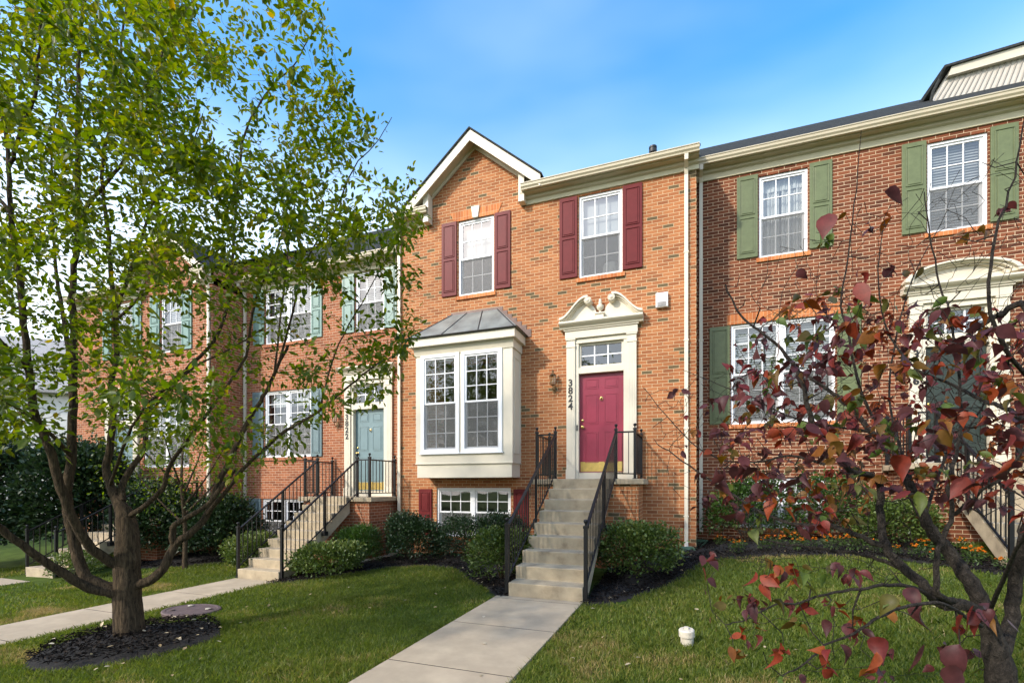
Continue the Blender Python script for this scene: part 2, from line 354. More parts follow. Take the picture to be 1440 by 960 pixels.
# walks
def walkway(label, quads, mat, thick=0.12):
    m = MB()
    for q, z in quads:
        n = len(q); m.prism(q, z - thick, z, 'z')
    o = m.build('walkway', mat, bevel=0.004); tag(o, label, 'walkway', kind='structure')
    for (q, z), (q2, z2) in zip(quads[:-1], quads[1:]):
        a, b, c, d = q[1], q[2], q2[3], q2[0]
        MB().prism([(a[0] + .01, a[1] + .02), (b[0] - .01, b[1] + .02), (c[0] - .01, c[1] - .02), (d[0] + .01, d[1] - .02)], min(z, z2) - .05, min(z, z2) - .0015, 'z').build('joint', M['mulch'], o)
    return o
def slabs(xa0, xb0, y0, xa1, xb1, y1, joints, z):
    ys = [y0] + [j for j in joints if y1 < j < y0] + [y1]; out = []
    for a, b in zip(ys[:-1], ys[1:]):
        fa = lambda y: (xa0 + (xa1 - xa0) * (y0 - y) / (y0 - y1), xb0 + (xb1 - xb0) * (y0 - y) / (y0 - y1))
        a2, b2 = a - 0.006, b + 0.006
        out.append(([(fa(a2)[0], a2), (fa(b2)[0], b2), (fa(b2)[1], b2), (fa(a2)[1], a2)], z(0.5 * (a + b)) if callable(z) else z))
    return out
ZL = -1.637
walkway('pale concrete walk leading straight to the maroon door steps', slabs(-0.85, 0.345, -3.66, -0.89, 0.20, -12.3, [-3.80, -5.0, -6.22, -7.44, -8.66, -9.9, -11.1], ZL), M['paving'])
walkway('pale concrete walk leading to the teal door steps', slabs(-6.55, -5.5, -2.98, -6.75, -5.72, -12.3, [-4.2, -5.4, -6.6, -7.8, -9.0, -10.2], -1.905), M['paving'])
walkway('short concrete walk below the far left steps', slabs(-11.75, -10.75, -4.1, -11.9, -10.9, -12.3, [-5.3, -6.5, -7.7, -9, -10.2], -2.04), M['paving'])
WALKPOLY = [[(-0.86, -3.6), (-0.90, -12.3), (0.21, -12.3), (0.355, -3.6)], [(-6.56, -2.9), (-6.76, -12.3), (-5.71, -12.3), (-5.49, -2.9)], [(-11.76, -4.0), (-11.9, -12.3), (-10.9, -12.3), (-10.74, -4)]]

# mulch beds
BED1 = [(-0.69, 0.0), (-0.69, -3.70), (-0.80, -3.76), (-1.15, -3.25), (-1.75, -2.62), (-2.1, -2.1), (-2.6, -1.55), (-3.4, -1.27), (-4.1, -1.55), (-4.6, -2.2), (-4.9, -2.9), (-5.2, -3.25), (-5.5, -3.3), (-5.5, 0.2), (-4.8, 0.2)]
BED2 = [(0.35, 0.0), (0.34, -3.72), (0.55, -3.78), (0.9, -3.3), (1.33, -2.6), (1.65, -1.8), (1.95, -1.05), (3.0, -0.9), (4.05, -1.0), (4.7, -1.4), (5.2, -2.0), (5.6, -2.3), (5.6, 1.0), (1.85, 1.0), (1.83, 0)]
BED3 = [(-6.56, 0.2), (-6.56, -2.6), (-6.9, -2.7), (-7.2, -2.0), (-7.6, -1.4), (-8.4, -1.5), (-9.2, -2.2), (-10.3, -2.5), (-11.0, -2.2), (-11.0, -0.7), (-10.05, -0.7), (-10.05, 0.2)]
RING = [(-4.05 + 0.88 * math.cos(a) * (1 + 0.06 * math.sin(3 * a)), -6.32 + 0.78 * math.sin(a) * (1 + 0.05 * math.cos(4 * a))) for a in np.linspace(0, 2 * math.pi, 40)[:-1]]
def mulch(poly, label, dome=0.0, step=0.06):
    P = np.array(poly); x0, y0 = P.min(0) - step; x1, y1 = P.max(0) + step
    xs = np.arange(x0, x1 + step, step); ys = np.arange(y0, y1 + step, step)
    X, Y = np.meshgrid(xs, ys, indexing='ij')
    # distance to outline, signed
    ins = inpoly(X, Y, poly); d = np.full(X.shape, 9.0)
    for i in range(len(P)):
        a, b = P[i], P[(i + 1) % len(P)]; ab = b - a; t = np.clip(((X - a[0]) * ab[0] + (Y - a[1]) * ab[1]) / (ab @ ab + 1e-9), 0, 1)
        d = np.minimum(d, np.hypot(X - a[0] - t * ab[0], Y - a[1] - t * ab[1]))
    d = np.where(ins, d, -d)
    Z = gz(X, Y) + np.clip(0.012 + 0.10 * np.clip(d, -0.3, 0.5) + dome * np.clip(d, 0, 1), -0.06, 0.3) + 0.03 * (fbm(X * 9, Y * 9, 3) - 0.45) * (d > 0)
    I = np.arange(X.size).reshape(X.shape)
    Fq = np.stack([I[:-1, :-1], I[1:, :-1], I[1:, 1:], I[:-1, 1:]], -1)
    keep = (d[:-1, :-1] > -step) & (d[1:, 1:] > -step)
    o = mesh_np('mulch_bed', M['mulch'], np.stack([X, Y, Z], -1).reshape(-1, 3), Fq[keep], smooth=True)
    tag(o, label, 'mulch bed', kind='structure')
    f = lambda x, y: gz(x, y) + 0.03
    # loose chips: little flat slivers lying on the bed
    n = int(len(Fq[keep]) * step * step * 1500)
    cx = rng.uniform(x0, x1, n * 3); cy = rng.uniform(y0, y1, n * 3)
    k = inpoly(cx, cy, poly); cx, cy = cx[k][:n], cy[k][:n]
    return cx, cy, poly
CH = [mulch(BED1, 'dark mulch bed between the two left stairs', ), mulch(BED2, 'dark mulch bed right of the maroon door steps'), mulch(BED3, 'dark mulch bed left of the teal door steps'), mulch(RING, 'round black mulch ring at the foot of the green tree', 0.08, 0.05)]

def bedz(x, y):
    z = gz(x, y) + 0.04
    P = np.array(RING); c = P.mean(0); d = 0.9 - np.hypot(x - c[0], y - c[1])
    return z + np.where(d > 0, 0.08 * np.clip(d, 0, 1) + 0.03, 0)

# ------------------------------------------------------------------ leaf clouds
LEAF = np.array([(0, 0, 0), (-0.30, 0.30, 0.07), (-0.27, 0.66, 0.05), (0, 1, -0.06), (0.27, 0.66, 0.05), (0.30, 0.30, 0.07)])
def frames(D, spin):
    """rotation matrices with local y along D"""
    D = D / (np.linalg.norm(D, axis=1, keepdims=True) + 1e-9)
    up = np.tile([0.05, 0.03, 1.0], (len(D), 1)); X = np.cross(D, up); X /= (np.linalg.norm(X, axis=1, keepdims=True) + 1e-9); Z = np.cross(X, D)
    c, s = np.cos(spin)[:, None], np.sin(spin)[:, None]
    return X * c + Z * s, D, Z * c - X * s
def leaves(name, mat, P, D, size, tone, parent=None, width=1.0, spin=0.7, curl=0.0, shape=LEAF, tpl_faces=((0, 1, 2, 3), (0, 3, 4, 5))):
    n = len(P); X, Y, Z = frames(D, rng.normal(0, spin, n))
    S = size[:, None]; cz = (1 + curl * rng.normal(0, 1, n))[:, None]; wv = (width * (1 - .35 * min(1, curl) * rng.random(n)))[:, None]
    vs = [(P + S * (X * t[0] * wv + Y * t[1] + Z * t[2] * cz)) for t in shape]
    V = np.stack(vs, 1).reshape(-1, 3); k = len(shape)
    Fq = (np.arange(n)[:, None, None] * k + np.array(tpl_faces)[None]).reshape(-1, len(tpl_faces[0]))
    return mesh_np(name, mat, V, Fq, np.repeat(tone, len(tpl_faces)), parent)

# chips and litter on the mulch
P = []; 
for cx, cy, poly in CH: P.append(np.stack([cx, cy, bedz(cx, cy) + rng.uniform(-0.005, 0.02, len(cx))], -1))
P = np.concatenate(P); P = P[rng.permutation(len(P))[:60000]]
D = rng.normal(0, 1, P.shape); D[:, 2] *= 0.35
o = leaves('mulch_chips', M['chip'], P, D, rng.uniform(0.02, 0.06, len(P)), rng.random(len(P)), width=0.45)
tag(o, 'shredded dark bark chips covering the planting beds', 'bark chips', kind='stuff')
n = 170
cx = np.concatenate([rng.uniform(-5, -0.8, 60), rng.uniform(-5.1, -2.9, 70), rng.uniform(0.4, 5.4, 60)]); cy = np.concatenate([rng.uniform(-3.2, -0.6, 60), rng.uniform(-7.3, -5.4, 70), rng.uniform(-3.5, -0.6, 60)])
inb = inpoly(cx, cy, BED1) | inpoly(cx, cy, BED2) | inpoly(cx, cy, RING)
cx, cy = cx[inb], cy[inb]
lx2 = rng.uniform(-4.5, 4.5, 70); ly2 = rng.uniform(-7.6, -2.5, 70); ok2 = ~inpoly(lx2, ly2, WALKPOLY[0]); lx2, ly2 = lx2[ok2], ly2[ok2]
ex = np.array([-3.2, -3.0, -2.95, -3.3, -2.6, 1.2, -0.2, 0.05, -0.6]); ey = np.array([-6.9, -6.5, -6.2, -7.0, -6.6, -4.4, -5.6, -6.3, -4.7])
ez = np.array([*(gz(ex[:6], ey[:6]) + 0.05), ZL + 0.006, ZL + 0.006, ZL + 0.006]); ez = np.r_[ez, gz(lx2, ly2) + .045]; ex = np.r_[ex, lx2]; ey = np.r_[ey, ly2]
P = np.stack([np.r_[cx, ex], np.r_[cy, ey], np.r_[bedz(cx, cy) + 0.025, ez]], -1)
D = rng.normal(0, 1, P.shape); D[:, 2] *= 0.15
o = leaves('fallen_leaves', M['litter'], P, D, rng.uniform(0.03, 0.06, len(P)), rng.random(len(P)) ** 0.7, spin=0.25)
tag(o, 'pale dry fallen leaves scattered over the mulch', 'fallen leaves', kind='stuff')

# ------------------------------------------------------------------ grass
def grass():
    A = []
    # (x range, y range, per m2, height, width)
    for xa, xb, ya, yb, den, h, w in [(-7.5, 4.5, -9.2, -5.0, 5200, 0.055, 0.006), (-9, 6.5, -5.0, -2.4, 2600, 0.06, 0.0085), (-13, 6.5, -2.4, 0.2, 1600, 0.065, 0.011), (-14, -7.5, -9, -2.4, 700, 0.065, 0.012), (4.5, 7.5, -8, -5, 800, 0.06, 0.009)]:
        n = int((xb - xa) * (yb - ya) * den); x = rng.uniform(xa, xb, n); y = rng.uniform(ya, yb, n)
        # only what stands in front of the camera
        dx, dy = x - CAM[0], y - CAM[1]; f = -dx * SY + dy * CY; r = dx * CY + dy * SY
        k = (f > 1.6) & (np.abs(r) < 1.16 * f + 0.4) & ((gz(x, y) + 0.129) / np.maximum(f, .1) * -F < 960 - YH + 40)
        k &= ~(inpoly(x, y, BED1) | inpoly(x, y, BED2) | inpoly(x, y, BED3) | inpoly(x, y, RING))
        for wp in WALKPOLY: k &= ~inpoly(x, y, wp)
        k &= ~((x > -1.1) & (x < .95) & (y > -3.7)) & ~((x > -7) & (x < -5.4) & (y > -3.0)) & ~((x > -4.9) & (y > 0)) & ~((x > -12) & (x < -10.2) & (y > -4.2))
        k &= np.hypot(x + 4.72, y + 5.17) > 0.36
        x, y, f = x[k], y[k], f[k]
        A.append((x, y, np.full(len(x), h), np.full(len(x), w)))
    x, y, h, w = [np.concatenate(c) for c in zip(*A)]
    n = len(x)
    patch = fbm(x * 0.7 + 3, y * 0.9 + 8, 4); dry = fbm(x * 1.1 + 40, y * 1.6 + 11, 4)
    edge = np.exp(-np.abs(y + 1.05 + 0.0 * x) / 0.35) * ((x > 1.6) & (x < 4.2))
    h = h * .72 * (0.55 + 0.9 * rng.random(n)) * (0.7 + 0.8 * patch)
    tone = np.clip(0.30 + 0.9 * (patch - 0.45) + 0.22 * rng.normal(0, 1, n) + 1.7 * np.clip(dry - 0.56, 0, 1) * 2.0 + 0.5 * edge, 0, 1)
    a = rng.uniform(0, 2 * math.pi, n); lean = rng.normal(0, 0.45, (n, 2)) * h[:, None]
    z = gz(x, y) - 0.005
    B = np.stack([x, y, z], -1); ww = np.stack([np.cos(a) * w, np.sin(a) * w, 0 * a], -1)
    tip = B + np.stack([lean[:, 0], lean[:, 1], h], -1); mid = B + np.stack([lean[:, 0] * .35, lean[:, 1] * .35, h * .6], -1)
    V = np.stack([B - ww * .5, B + ww * .5, mid + ww * .38, tip, mid - ww * .38], 1).reshape(-1, 3)
    i = np.arange(n) * 5
    Fq = np.stack([i, i + 1, i + 2, i + 3, i + 4], -1)
    o = mesh_np('grass', M['grass'], V, Fq, tone)
    tag(o, 'green lawn grass with a few dry straw patches', 'grass', kind='stuff')
grass()

# ------------------------------------------------------------------ house pieces
def holes_wall(m, xl, xr, z0, z1, holes, y=0.0, depth=0.11, thick=0.24):
    xs = sorted({xl, xr, *[h[0] for h in holes], *[h[1] for h in holes]}); zs = sorted({z0, z1, *[h[2] for h in holes], *[h[3] for h in holes]})
    for a, b in zip(xs[:-1], xs[1:]):
        for c, d in zip(zs[:-1], zs[1:]):
            mx, mz = (a + b) / 2, (c + d) / 2
            if any(h[0] < mx < h[1] and h[2] < mz < h[3] for h in holes): continue
            m.add([(a, y, c), (b, y, c), (b, y, d), (a, y, d)], [(0, 1, 2, 3)])
    for x0, x1, c, d in holes:
        for q in ([(x0, c), (x0, d)], [(x1, d), (x1, c)], [(x0, d), (x1, d)], [(x1, c), (x0, c)]):
            (ax, az), (bx, bz) = q
            m.add([(ax, y, az), (bx, y, bz), (bx, y + thick, bz), (ax, y + thick, az)], [(0, 1, 2, 3)])

def sash(m_frame, m_mun, x0, x1, z0, z1, y, cols, rows, stile=0.04, mun=0.018):
    m_frame.box(x0, x0 + stile, y - .018, y + .018, z0, z1).box(x1 - stile, x1, y - .018, y + .018, z0, z1)
    m_frame.box(x0 + stile, x1 - stile, y - .017, y + .017, z0, z0 + stile).box(x0 + stile, x1 - stile, y - .017, y + .017, z1 - stile, z1)
    gx0, gx1, gz0, gz1 = x0 + stile, x1 - stile, z0 + stile, z1 - stile
    for i in range(1, cols):
        x = gx0 + (gx1 - gx0) * i / cols; m_mun.box(x - mun / 2, x + mun / 2, y - .010, y + .006, gz0, gz1)
    for j in range(1, rows):
        z = gz0 + (gz1 - gz0) * j / rows; m_mun.box(gx0, gx1, y - .012, y + .004, z - mun / 2, z + mun / 2)
    return gx0, gx1, gz0, gz1
def pane_sheet(parent, a, b, y, c, d):
    return MB().add([(a, y, c), (b, y, c), (b, y, d), (a, y, d)], [(0, 1, 2, 3)]).build('pane', M['glass'], parent, recalc=False)
def wavy(m, x0, x1, z0, z1, y, amp=0.02, waves=9):
    n = waves * 6; xs = np.linspace(x0, x1, n + 1)
    ys = [y + amp * math.sin(2 * math.pi * waves * i / n + 1.3 * math.sin(i * .7)) for i in range(n + 1)]
    m.add([(x, q, z0) for x, q in zip(xs, ys)] + [(x, q, z1) for x, q in zip(xs, ys)], [(i, i + 1, n + 2 + i, n + 1 + i) for i in range(n)])
def window(parent, x0, x1, z0, z1, y=0.06, cols=3, rows=2, units=1, cover=None, sill=True, sillmat='soldier', lintel=False, split=0.5, fw=0.045):
    """double-hung window filling the opening; y = frame plane (front of the frame)"""
    fr = MB(); mu = MB(); panes = []
    fr.box(x0, x0 + fw, y - .03, y + .07, z0, z1).box(x1 - fw, x1, y - .03, y + .07, z0, z1)
    fr.box(x0 + fw, x1 - fw, y - .029, y + .069, z1 - fw, z1).box(x0 + fw, x1 - fw, y - .035, y + .069, z0, z0 + fw)
    w = (x1 - x0 - 2 * fw); mull = 0.09; uw = (w - mull * (units - 1)) / units
    for u in range(units):
        a = x0 + fw + u * (uw + mull); b = a + uw
        if u: fr.box(a - mull, a, y - .028, y + .068, z0 + fw, z1 - fw)
        zm = z0 + fw + (z1 - z0 - 2 * fw) * split
        panes.append((*sash(fr, mu, a, b, zm - .02, z1 - fw, y + .012, cols, rows), y + .012))
        panes.append((*sash(fr, mu, a, b, z0 + fw, zm + .02, y + .045, cols, rows), y + .045))
    w_ = fr.build('window', M['white'], parent)
    mu.build('muntin', M['white'], w_)
    for i, (a, b, c, d, yy) in enumerate(panes):
        if i % 2: MB().add([(a - .03, y - .006, c - .03), (b + .03, y - .006, c - .03), (b + .03, y - .006, d + .005), (a - .03, y - .006, d + .005)], [(0, 1, 2, 3)]).build('insect_screen', M['screen'], w_, recalc=False)
        pane_sheet(w_, a - .004, b + .004, yy, c - .004, d + .004)
    if cover == 'blind_half':
        box('blind', M['blind'], w_, x0 + .06, x1 - .06, y + .10, y + .104, z0 + (z1 - z0) * 0.5, z1 - .05)
    elif cover == 'blind_full':
        m = MB(); n = int((z1 - z0 - .1) / 0.05)
        for i in range(n):
            z = z0 + .06 + i * .05; m.add([(x0 + .06, y + .10, z), (x1 - .06, y + .10, z), (x1 - .06, y + .125, z + .042), (x0 + .06, y + .125, z + .042)], [(0, 1, 2, 3)])
        m.build('blind', M['blind'], w_)
    elif cover == 'curtain':
        m = MB(); mid = (x0 + x1) / 2
        wavy(m, x0 + .05, mid - .03, z0 + .05, z1 - .25, y + .14); wavy(m, mid + .0, x1 - .05, z0 + .05, z1 - .25, y + .14); wavy(m, x0 + .05, x1 - .05, z1 - .27, z1 - .05, y + .12, .012, 12)
        m.build('curtain', M['curtain'], w_)
    elif cover == 'valance':
        m = MB(); wavy(m, x0 + .05, x1 - .05, z1 - .42, z1 - .05, y + .12, .015, 10); m.build('curtain', M['curtain'], w_)
    if sill:
        box('sill', M[sillmat], w_, x0 - .05, x1 + .05, -.035, .05, z0 - .085, z0 - .002, bevel=.004)
    if lintel:
        h = .22; m = MB(); n = 12; cx = (x0 + x1) / 2
        m.prism([(x0 - .10, z1 + .003), (x1 + .10, z1 + .003), (x1 + .20, z1 + h), (x0 - .20, z1 + h)], -.012, .03)
        m.build('lintel', M[sillmat], w_)
        MB().prism([(cx - .065, z1 + .001), (cx + .065, z1 + .001), (cx + .105, z1 + h + .04), (cx - .105, z1 + h + .04)], -.04, .031).build('keystone', M['trim'], w_, bevel=.006)
    elif lintel is None:
        box('lintel', M[sillmat], w_, x0 - .08, x1 + .08, -.012, .05, z1 + .002, z1 + .205)
    return w_
def shutter(parent, x0, x1, z0, z1, mat, y=-.004):
    m = MB(); m.box(x0, x1, y - .03, y, z0, z1)
    st = .055; zm = z0 + (z1 - z0) * .5
    for a, b in ((z0 + st * 1.6, zm - st * .6), (zm + st * .6, z1 - st * 1.4)):
        if b - a < .1: continue
        # raised panel standing inside a groove: four bevel faces and a field
        xa, xb = x0 + st, x1 - st; yo = y - .031; yi = y - .012
        m.add([(xa, yo, a), (xb, yo, a), (xb, yo, b), (xa, yo, b)], [])
        g = .016
        o_ = [(xa, a), (xb, a), (xb, b), (xa, b)]; i_ = [(xa + g, a + g), (xb - g, a + g), (xb - g, b - g), (xa + g, b - g)]
        k_ = [(xa + 3.2 * g, a + 3.2 * g), (xb - 3.2 * g, a + 3.2 * g), (xb - 3.2 * g, b - 3.2 * g), (xa + 3.2 * g, b - 3.2 * g)]
        vs = [(p, yo - .004, q) for p, q in o_] + [(p, yo - .010, q) for p, q in i_] + [(p, yo - .001, q) for p, q in k_]
        # frame lip then sunk field
        vs = [(p, yo, q) for p, q in o_] + [(p, yo - .014, q) for p, q in o_]
        fsx = .012
        for (p0, q0), (p1, q1) in zip(o_, o_[1:] + o_[:1]):
            pass
        m.box(xa, xb, yo - .012, yo, a, a + fsx).box(xa, xb, yo - .012, yo, b - fsx, b).box(xa, xa + fsx, yo - .0115, yo, a + fsx, b - fsx).box(xb - fsx, xb, yo - .0115, yo, a + fsx, b - fsx)
        m.box(xa + .035, xb - .035, yo - .009, yo, a + .035, b - .035)
    return m.build('shutter', mat, parent, bevel=.003)

def panel_door(parent, mat, zb, zt, y=.085, hw=.457, knob_side=-1, plate=True, knocker=True, storm=False):
    m = MB(); m.box(-hw, hw, y, y + .045, zb, zt)
    W = 2 * hw
    def panel(xa, xb, za, zc):
        yo = y; g = .014
        m.box(xa, xb, yo - .007, yo, za, za + g).box(xa, xb, yo - .007, yo, zc - g, zc).box(xa, xa + g, yo - .0065, yo, za + g, zc - g).box(xb - g, xb, yo - .0065, yo, za + g, zc - g)
        m.box(xa + .035, xb - .035, yo - .008, yo, za + .035, zc - .035)
    H = zt - zb
    for xa, xb in ((-hw + .12, -.06), (.06, hw - .12)):
        panel(xa, xb, zb + .20, zb + .84); panel(xa, xb, zb + 1.0, zb + 1.62); panel(xa, xb, zb + 1.74, zt - .11)
    d = m.build('door', mat, parent, bevel=.002)
    k = MB(); kx = knob_side * (hw - .065)
    k.lathe([(.03, 0), (.03, -.008), (.012, -.012), (.012, -.035), (.028, -.045), (.03, -.06), (.018, -.072), (0.001, -.074)], (kx, y, zb + .95), 14, 'y')
    k.build('knob', M['brass'], d, smooth=True)
    MB().lathe([(.026, 0), (.026, -.012), (.02, -.018), (.001, -.02)], (kx, y, zb + 1.09), 14, 'y').build('deadbolt', M['brass'], d, smooth=True)
    if plate: box('kick_plate', M['brass'], d, -hw + .02, hw - .02, y - .004, y - .001, zb + .02, zb + .22)
    if knocker:
        kn = MB(); zc = zb + 1.50
        kn.lathe([(.025, 0), (.025, -.01), (.012, -.02), (.001, -.022)], (0, y - .001, zc + .05), 10, 'y')
        kn.tube([(0.028 * math.sin(t), y - .018, zc + .02 - .03 * math.cos(t)) for t in np.linspace(0, 2 * math.pi, 13)], .007, 6)
        kn.build('knocker', M['brass'], d, smooth=True)
    return d

def text_mesh(body, size, mat, parent, x, y, ztop, name='house_number', line=1.25):
    cu = bpy.data.curves.new('digits', 'FONT'); cu.body = body; cu.size = size; cu.align_x = 'CENTER'; cu.align_y = 'TOP'; cu.extrude = .006; cu.space_line = line
    cu.offset = .004
    t = bpy.data.objects.new('digits', cu); COL.objects.link(t)
    dg = bpy.context.evaluated_depsgraph_get(); me = bpy.data.meshes.new_from_object(t.evaluated_get(dg))
    bpy.data.objects.remove(t); me.name = name
    me.materials.clear(); me.materials.append(mat)
    o = bpy.data.objects.new(name, me); COL.objects.link(o); o.parent = parent; o.location = (x, y, ztop); o.rotation_euler = (R(90), 0, 0)
    return o
def number(parent, digits, x, y, ztop, pitch=.163, size=.20):
    for i, d in enumerate(digits): text_mesh(d, size, M['black'], parent, x, y, ztop - i * pitch, 'house_number')

def lantern(parent, x, z, y=0.0):
    m = MB(); m.box(x - .035, x + .035, y - .02, y, z - .12, z + .02)
    m.tube([(x, y - .02, z - .06), (x, y - .08, z - .10), (x, y - .13, z - .05), (x, y - .13, z)], .010, 6)
    m.lathe([(.03, 0), (.055, .012), (.055, .02)], (x, y - .13, z), 6)
    m.lathe([(.072, .205), (.078, .212), (.045, .25), (.02, .262), (.02, .285), (.03, .295), (.012, .32), (.002, .335)], (x, y - .13, z), 6)
    for k in range(6):
        a = 2 * math.pi * k / 6; m.tube([(x + .053 * math.cos(a), y - .13 + .053 * math.sin(a), z + .015), (x + .07 * math.cos(a), y - .13 + .07 * math.sin(a), z + .21)], .005, 4)
    m.tube([(x, y - .02, z - .1), (x, y - .03, z - .24)], .005, 5)
    l = m.build('wall_lantern', M['oldbrass'], parent)
    MB().lathe([(.05, .02), (.066, .205)], (x, y - .13, z), 6).build('lantern_glass', M['lglass'], l)
    return l

def pilaster(m, x0, x1, z1, y=-.055):
    m.box(x0, x1, y, .02, 0.22, z1 - .18).box(x0 - .012, x1 + .012, y - .015, .02, 0.0, 0.22)
    m.box(x0 - .008, x1 + .008, y - .012, .02, z1 - .18, z1 - .13).box(x0, x1, y, .02, z1 - .13, z1 - .03).box(x0 - .012, x1 + .012, y - .018, .02, z1 - .03, z1)
    # shallow fluting
    w = x1 - x0
    for k in range(3):
        xc = x0 + w * (k + 1) / 4; m.box(xc - .011, xc + .011, y - .004, y, .26, z1 - .22)

def door_surround(parent, kind, doormat, sidew=.17, top=2.94, zb=.155, zt=2.206, digits=None, knob=-1):
    m = MB()
    pilaster(m, -.71, -.53, top); pilaster(m, .53, .715, top)
    m.box(-.53, .53, -.03, .02, 2.84, top - .0)          # head between the pilasters
    # inner jambs down to the recessed door
    m.box(-.53, -.46, -.02, .13, 0, 2.84).box(.46, .53, -.02, .13, 0, 2.84)
    m.box(-.46, .46, -.015, .13, zt + .004, 2.33).box(-.46, .46, -.005, .13, 0, zb - .004)
    # entablature
    m.box(-.735, .74, -.075, .02, top + .002, top + .16)
    m.box(-.76, .765, -.10, .02, top + .16, top + .19)
    ds = m.build('door_surround', M['trim'], parent, bevel=.004)
    c = MB()
    z0 = top + .19
    prof = [(.02, z0), (-.12, z0), (-.14, z0 + .04), (-.19, z0 + .07), (-.22, z0 + .10), (-.22, z0 + .135), (.02, z0 + .135)]
    c.prism(prof, -.84, .85, 'x'); c.build('cornice', M['trim'], ds, bevel=.003)
    zc = z0 + .136
    if kind == 'swan':
        # two scrolled necks, built as a tympanum under a moulded band
        def neck(s):
            t = np.linspace(0, 1, 22); x = .84 - .60 * t; z = zc + .06 + (.40) * (0.5 - 0.5 * np.cos(math.pi * np.clip(t * 1.08, 0, 1)))
            pts = [(s * a, b) for a, b in zip(x, z)]
            return pts
        for s in (-1, 1):
            p = neck(s); m = MB()
            for (xa, za), (xb, zb2) in zip(p[:-1], p[1:]):
                # moulding: three stacked strips that step forward
                for h0, h1, yy in ((-.075, -.045, -.10), (-.045, -.012, -.15), (-.012, .03, -.20)):
                    m.add([(xa, .02, za + h0), (xb, .02, zb2 + h0), (xb, yy, zb2 + h0), (xa, yy, za + h0), (xa, .02, za + h1), (xb, .02, zb2 + h1), (xb, yy, zb2 + h1), (xa, yy, za + h1)],
                          [(0, 3, 2, 1), (4, 5, 6, 7), (3, 7, 6, 2)] + ([(0, 4, 7, 3)]) + ([(1, 2, 6, 5)]))
            m.build('swan_neck', M['trim'], ds)
            sx, sz = s * .24, zc + .385
            sm = MB().lathe([(.075, .02), (.075, -.20), (.062, -.215), (.05, -.205), (.035, -.215), (.02, -.225), (.001, -.228)], (sx, 0, sz), 22, 'y'); sm.build('scroll', M['trim'], ds, smooth=True)
            # tympanum below the neck with a concave inner edge
            poly = [(s * .80, zc + .001)] + [(a, b - .06) for a, b in p[1:]]
            arc = [(s * (.235 - .165 * math.sin(q)), zc + .34 - .27 * (1 - math.cos(q))) for q in np.linspace(0.1, math.pi / 2, 9)]
            poly += arc + [(s * .03, zc + .07), (s * .03, zc + .001)]
            MB().prism(poly, -.06 if s < 0 else -.0605, .02).build('tympanum', M['trim'], ds)
        u = MB(); u.box(-.075, .075, -.15, .019, zc + .002, zc + .10).box(-.095, .095, -.17, .02, zc + .10, zc + .125)
        u.lathe([(.05, .125), (.05, .14), (.022, .155), (.022, .17), (.062, .21), (.075, .25), (.068, .285), (.045, .30), (.03, .31), (.038, .335), (.028, .37), (.03, .39), (.022, .415), (.002, .42)], (0, -.085, zc), 18)
        u.build('urn', M['trim'], ds, smooth=True)
    elif kind == 'fan':
        w = .81; rise = .30; n = 28
        arc = [(w * math.cos(a), zc + .05 + rise * (math.sin(a))) for a in np.linspace(math.pi - .02, .02, n)]
        m = MB()
        for q0, q1 in zip(arc[:-1], arc[1:]):
            for k0, k1, yy in ((.78, .86, -.10), (.86, .94, -.15), (.94, 1.03, -.20)):
                f = lambda q, k: (q[0] * k, zc + .03 + (q[1] - zc - .03) * k)
                a, b, c2, d = f(q0, k0), f(q1, k0), f(q1, k1), f(q0, k1)
                m.add([(a[0], .02, a[1]), (b[0], .02, b[1]), (c2[0], .02, c2[1]), (d[0], .02, d[1]), (a[0], yy, a[1]), (b[0], yy, b[1]), (c2[0], yy, c2[1]), (d[0], yy, d[1])], [(4, 5, 6, 7), (0, 1, 5, 4), (2, 3, 7, 6), (1, 2, 6, 5), (0, 4, 7, 3)])
        m.build('arched_cornice', M['trim'], ds)
        MB().prism([(x * .8, zc + .002 + max(0, (z - zc) * .8)) for x, z in arc], -.04, .02).build('tympanum', M['trim'], ds)
        fm = MB()
        for a in np.linspace(.18, math.pi - .18, 15):
            c0, s0 = math.cos(a), math.sin(a); r0, r1 = .10, .60
            fm.add([(r0 * c0 * 1.1 - .006 * s0, -.041, zc + .02 + r0 * s0 * .5), (r0 * c0 * 1.1 + .006 * s0, -.041, zc + .02 + r0 * s0 * .5), (r1 * c0 * 1.1 + .025 * s0, -.055, zc + .02 + r1 * s0 * .52), (r1 * c0 * 1.1 - .025 * s0, -.055, zc + .02 + r1 * s0 * .52)], [(0, 1, 2, 3)])
        fm.build('sunburst_ribs', M['trim'], ds, recalc=False)
    # transom light
    fr = MB(); mu = MB()
    fr.box(-.46, -.415, .03, .11, 2.33, 2.84).box(.415, .46, .03, .11, 2.33, 2.84).box(-.415, .415, .031, .109, 2.795, 2.84).box(-.415, .415, .031, .109, 2.33, 2.375)
    for i in (1, 2): x = -.415 + .83 * i / 3; mu.box(x - .012, x + .012, .055, .075, 2.375, 2.795)
    mu.box(-.415, .415, .053, .073, 2.573, 2.597)
    t = fr.build('transom_window', M['trim'], parent); mu.build('muntin', M['white'], t)
    pane_sheet(t, -.42, .42, .064, 2.37, 2.80)
    panel_door(parent, M[doormat], zb, zt, plate=kind != 'fan', knocker=kind != 'fan', knob_side=knob)
    box('threshold', M['trim'], parent, -.457, .457, -.02, .13, zb - .003, zb + .0)
    if digits: number(parent, digits, -.622, -.062, 2.118)
    return ds

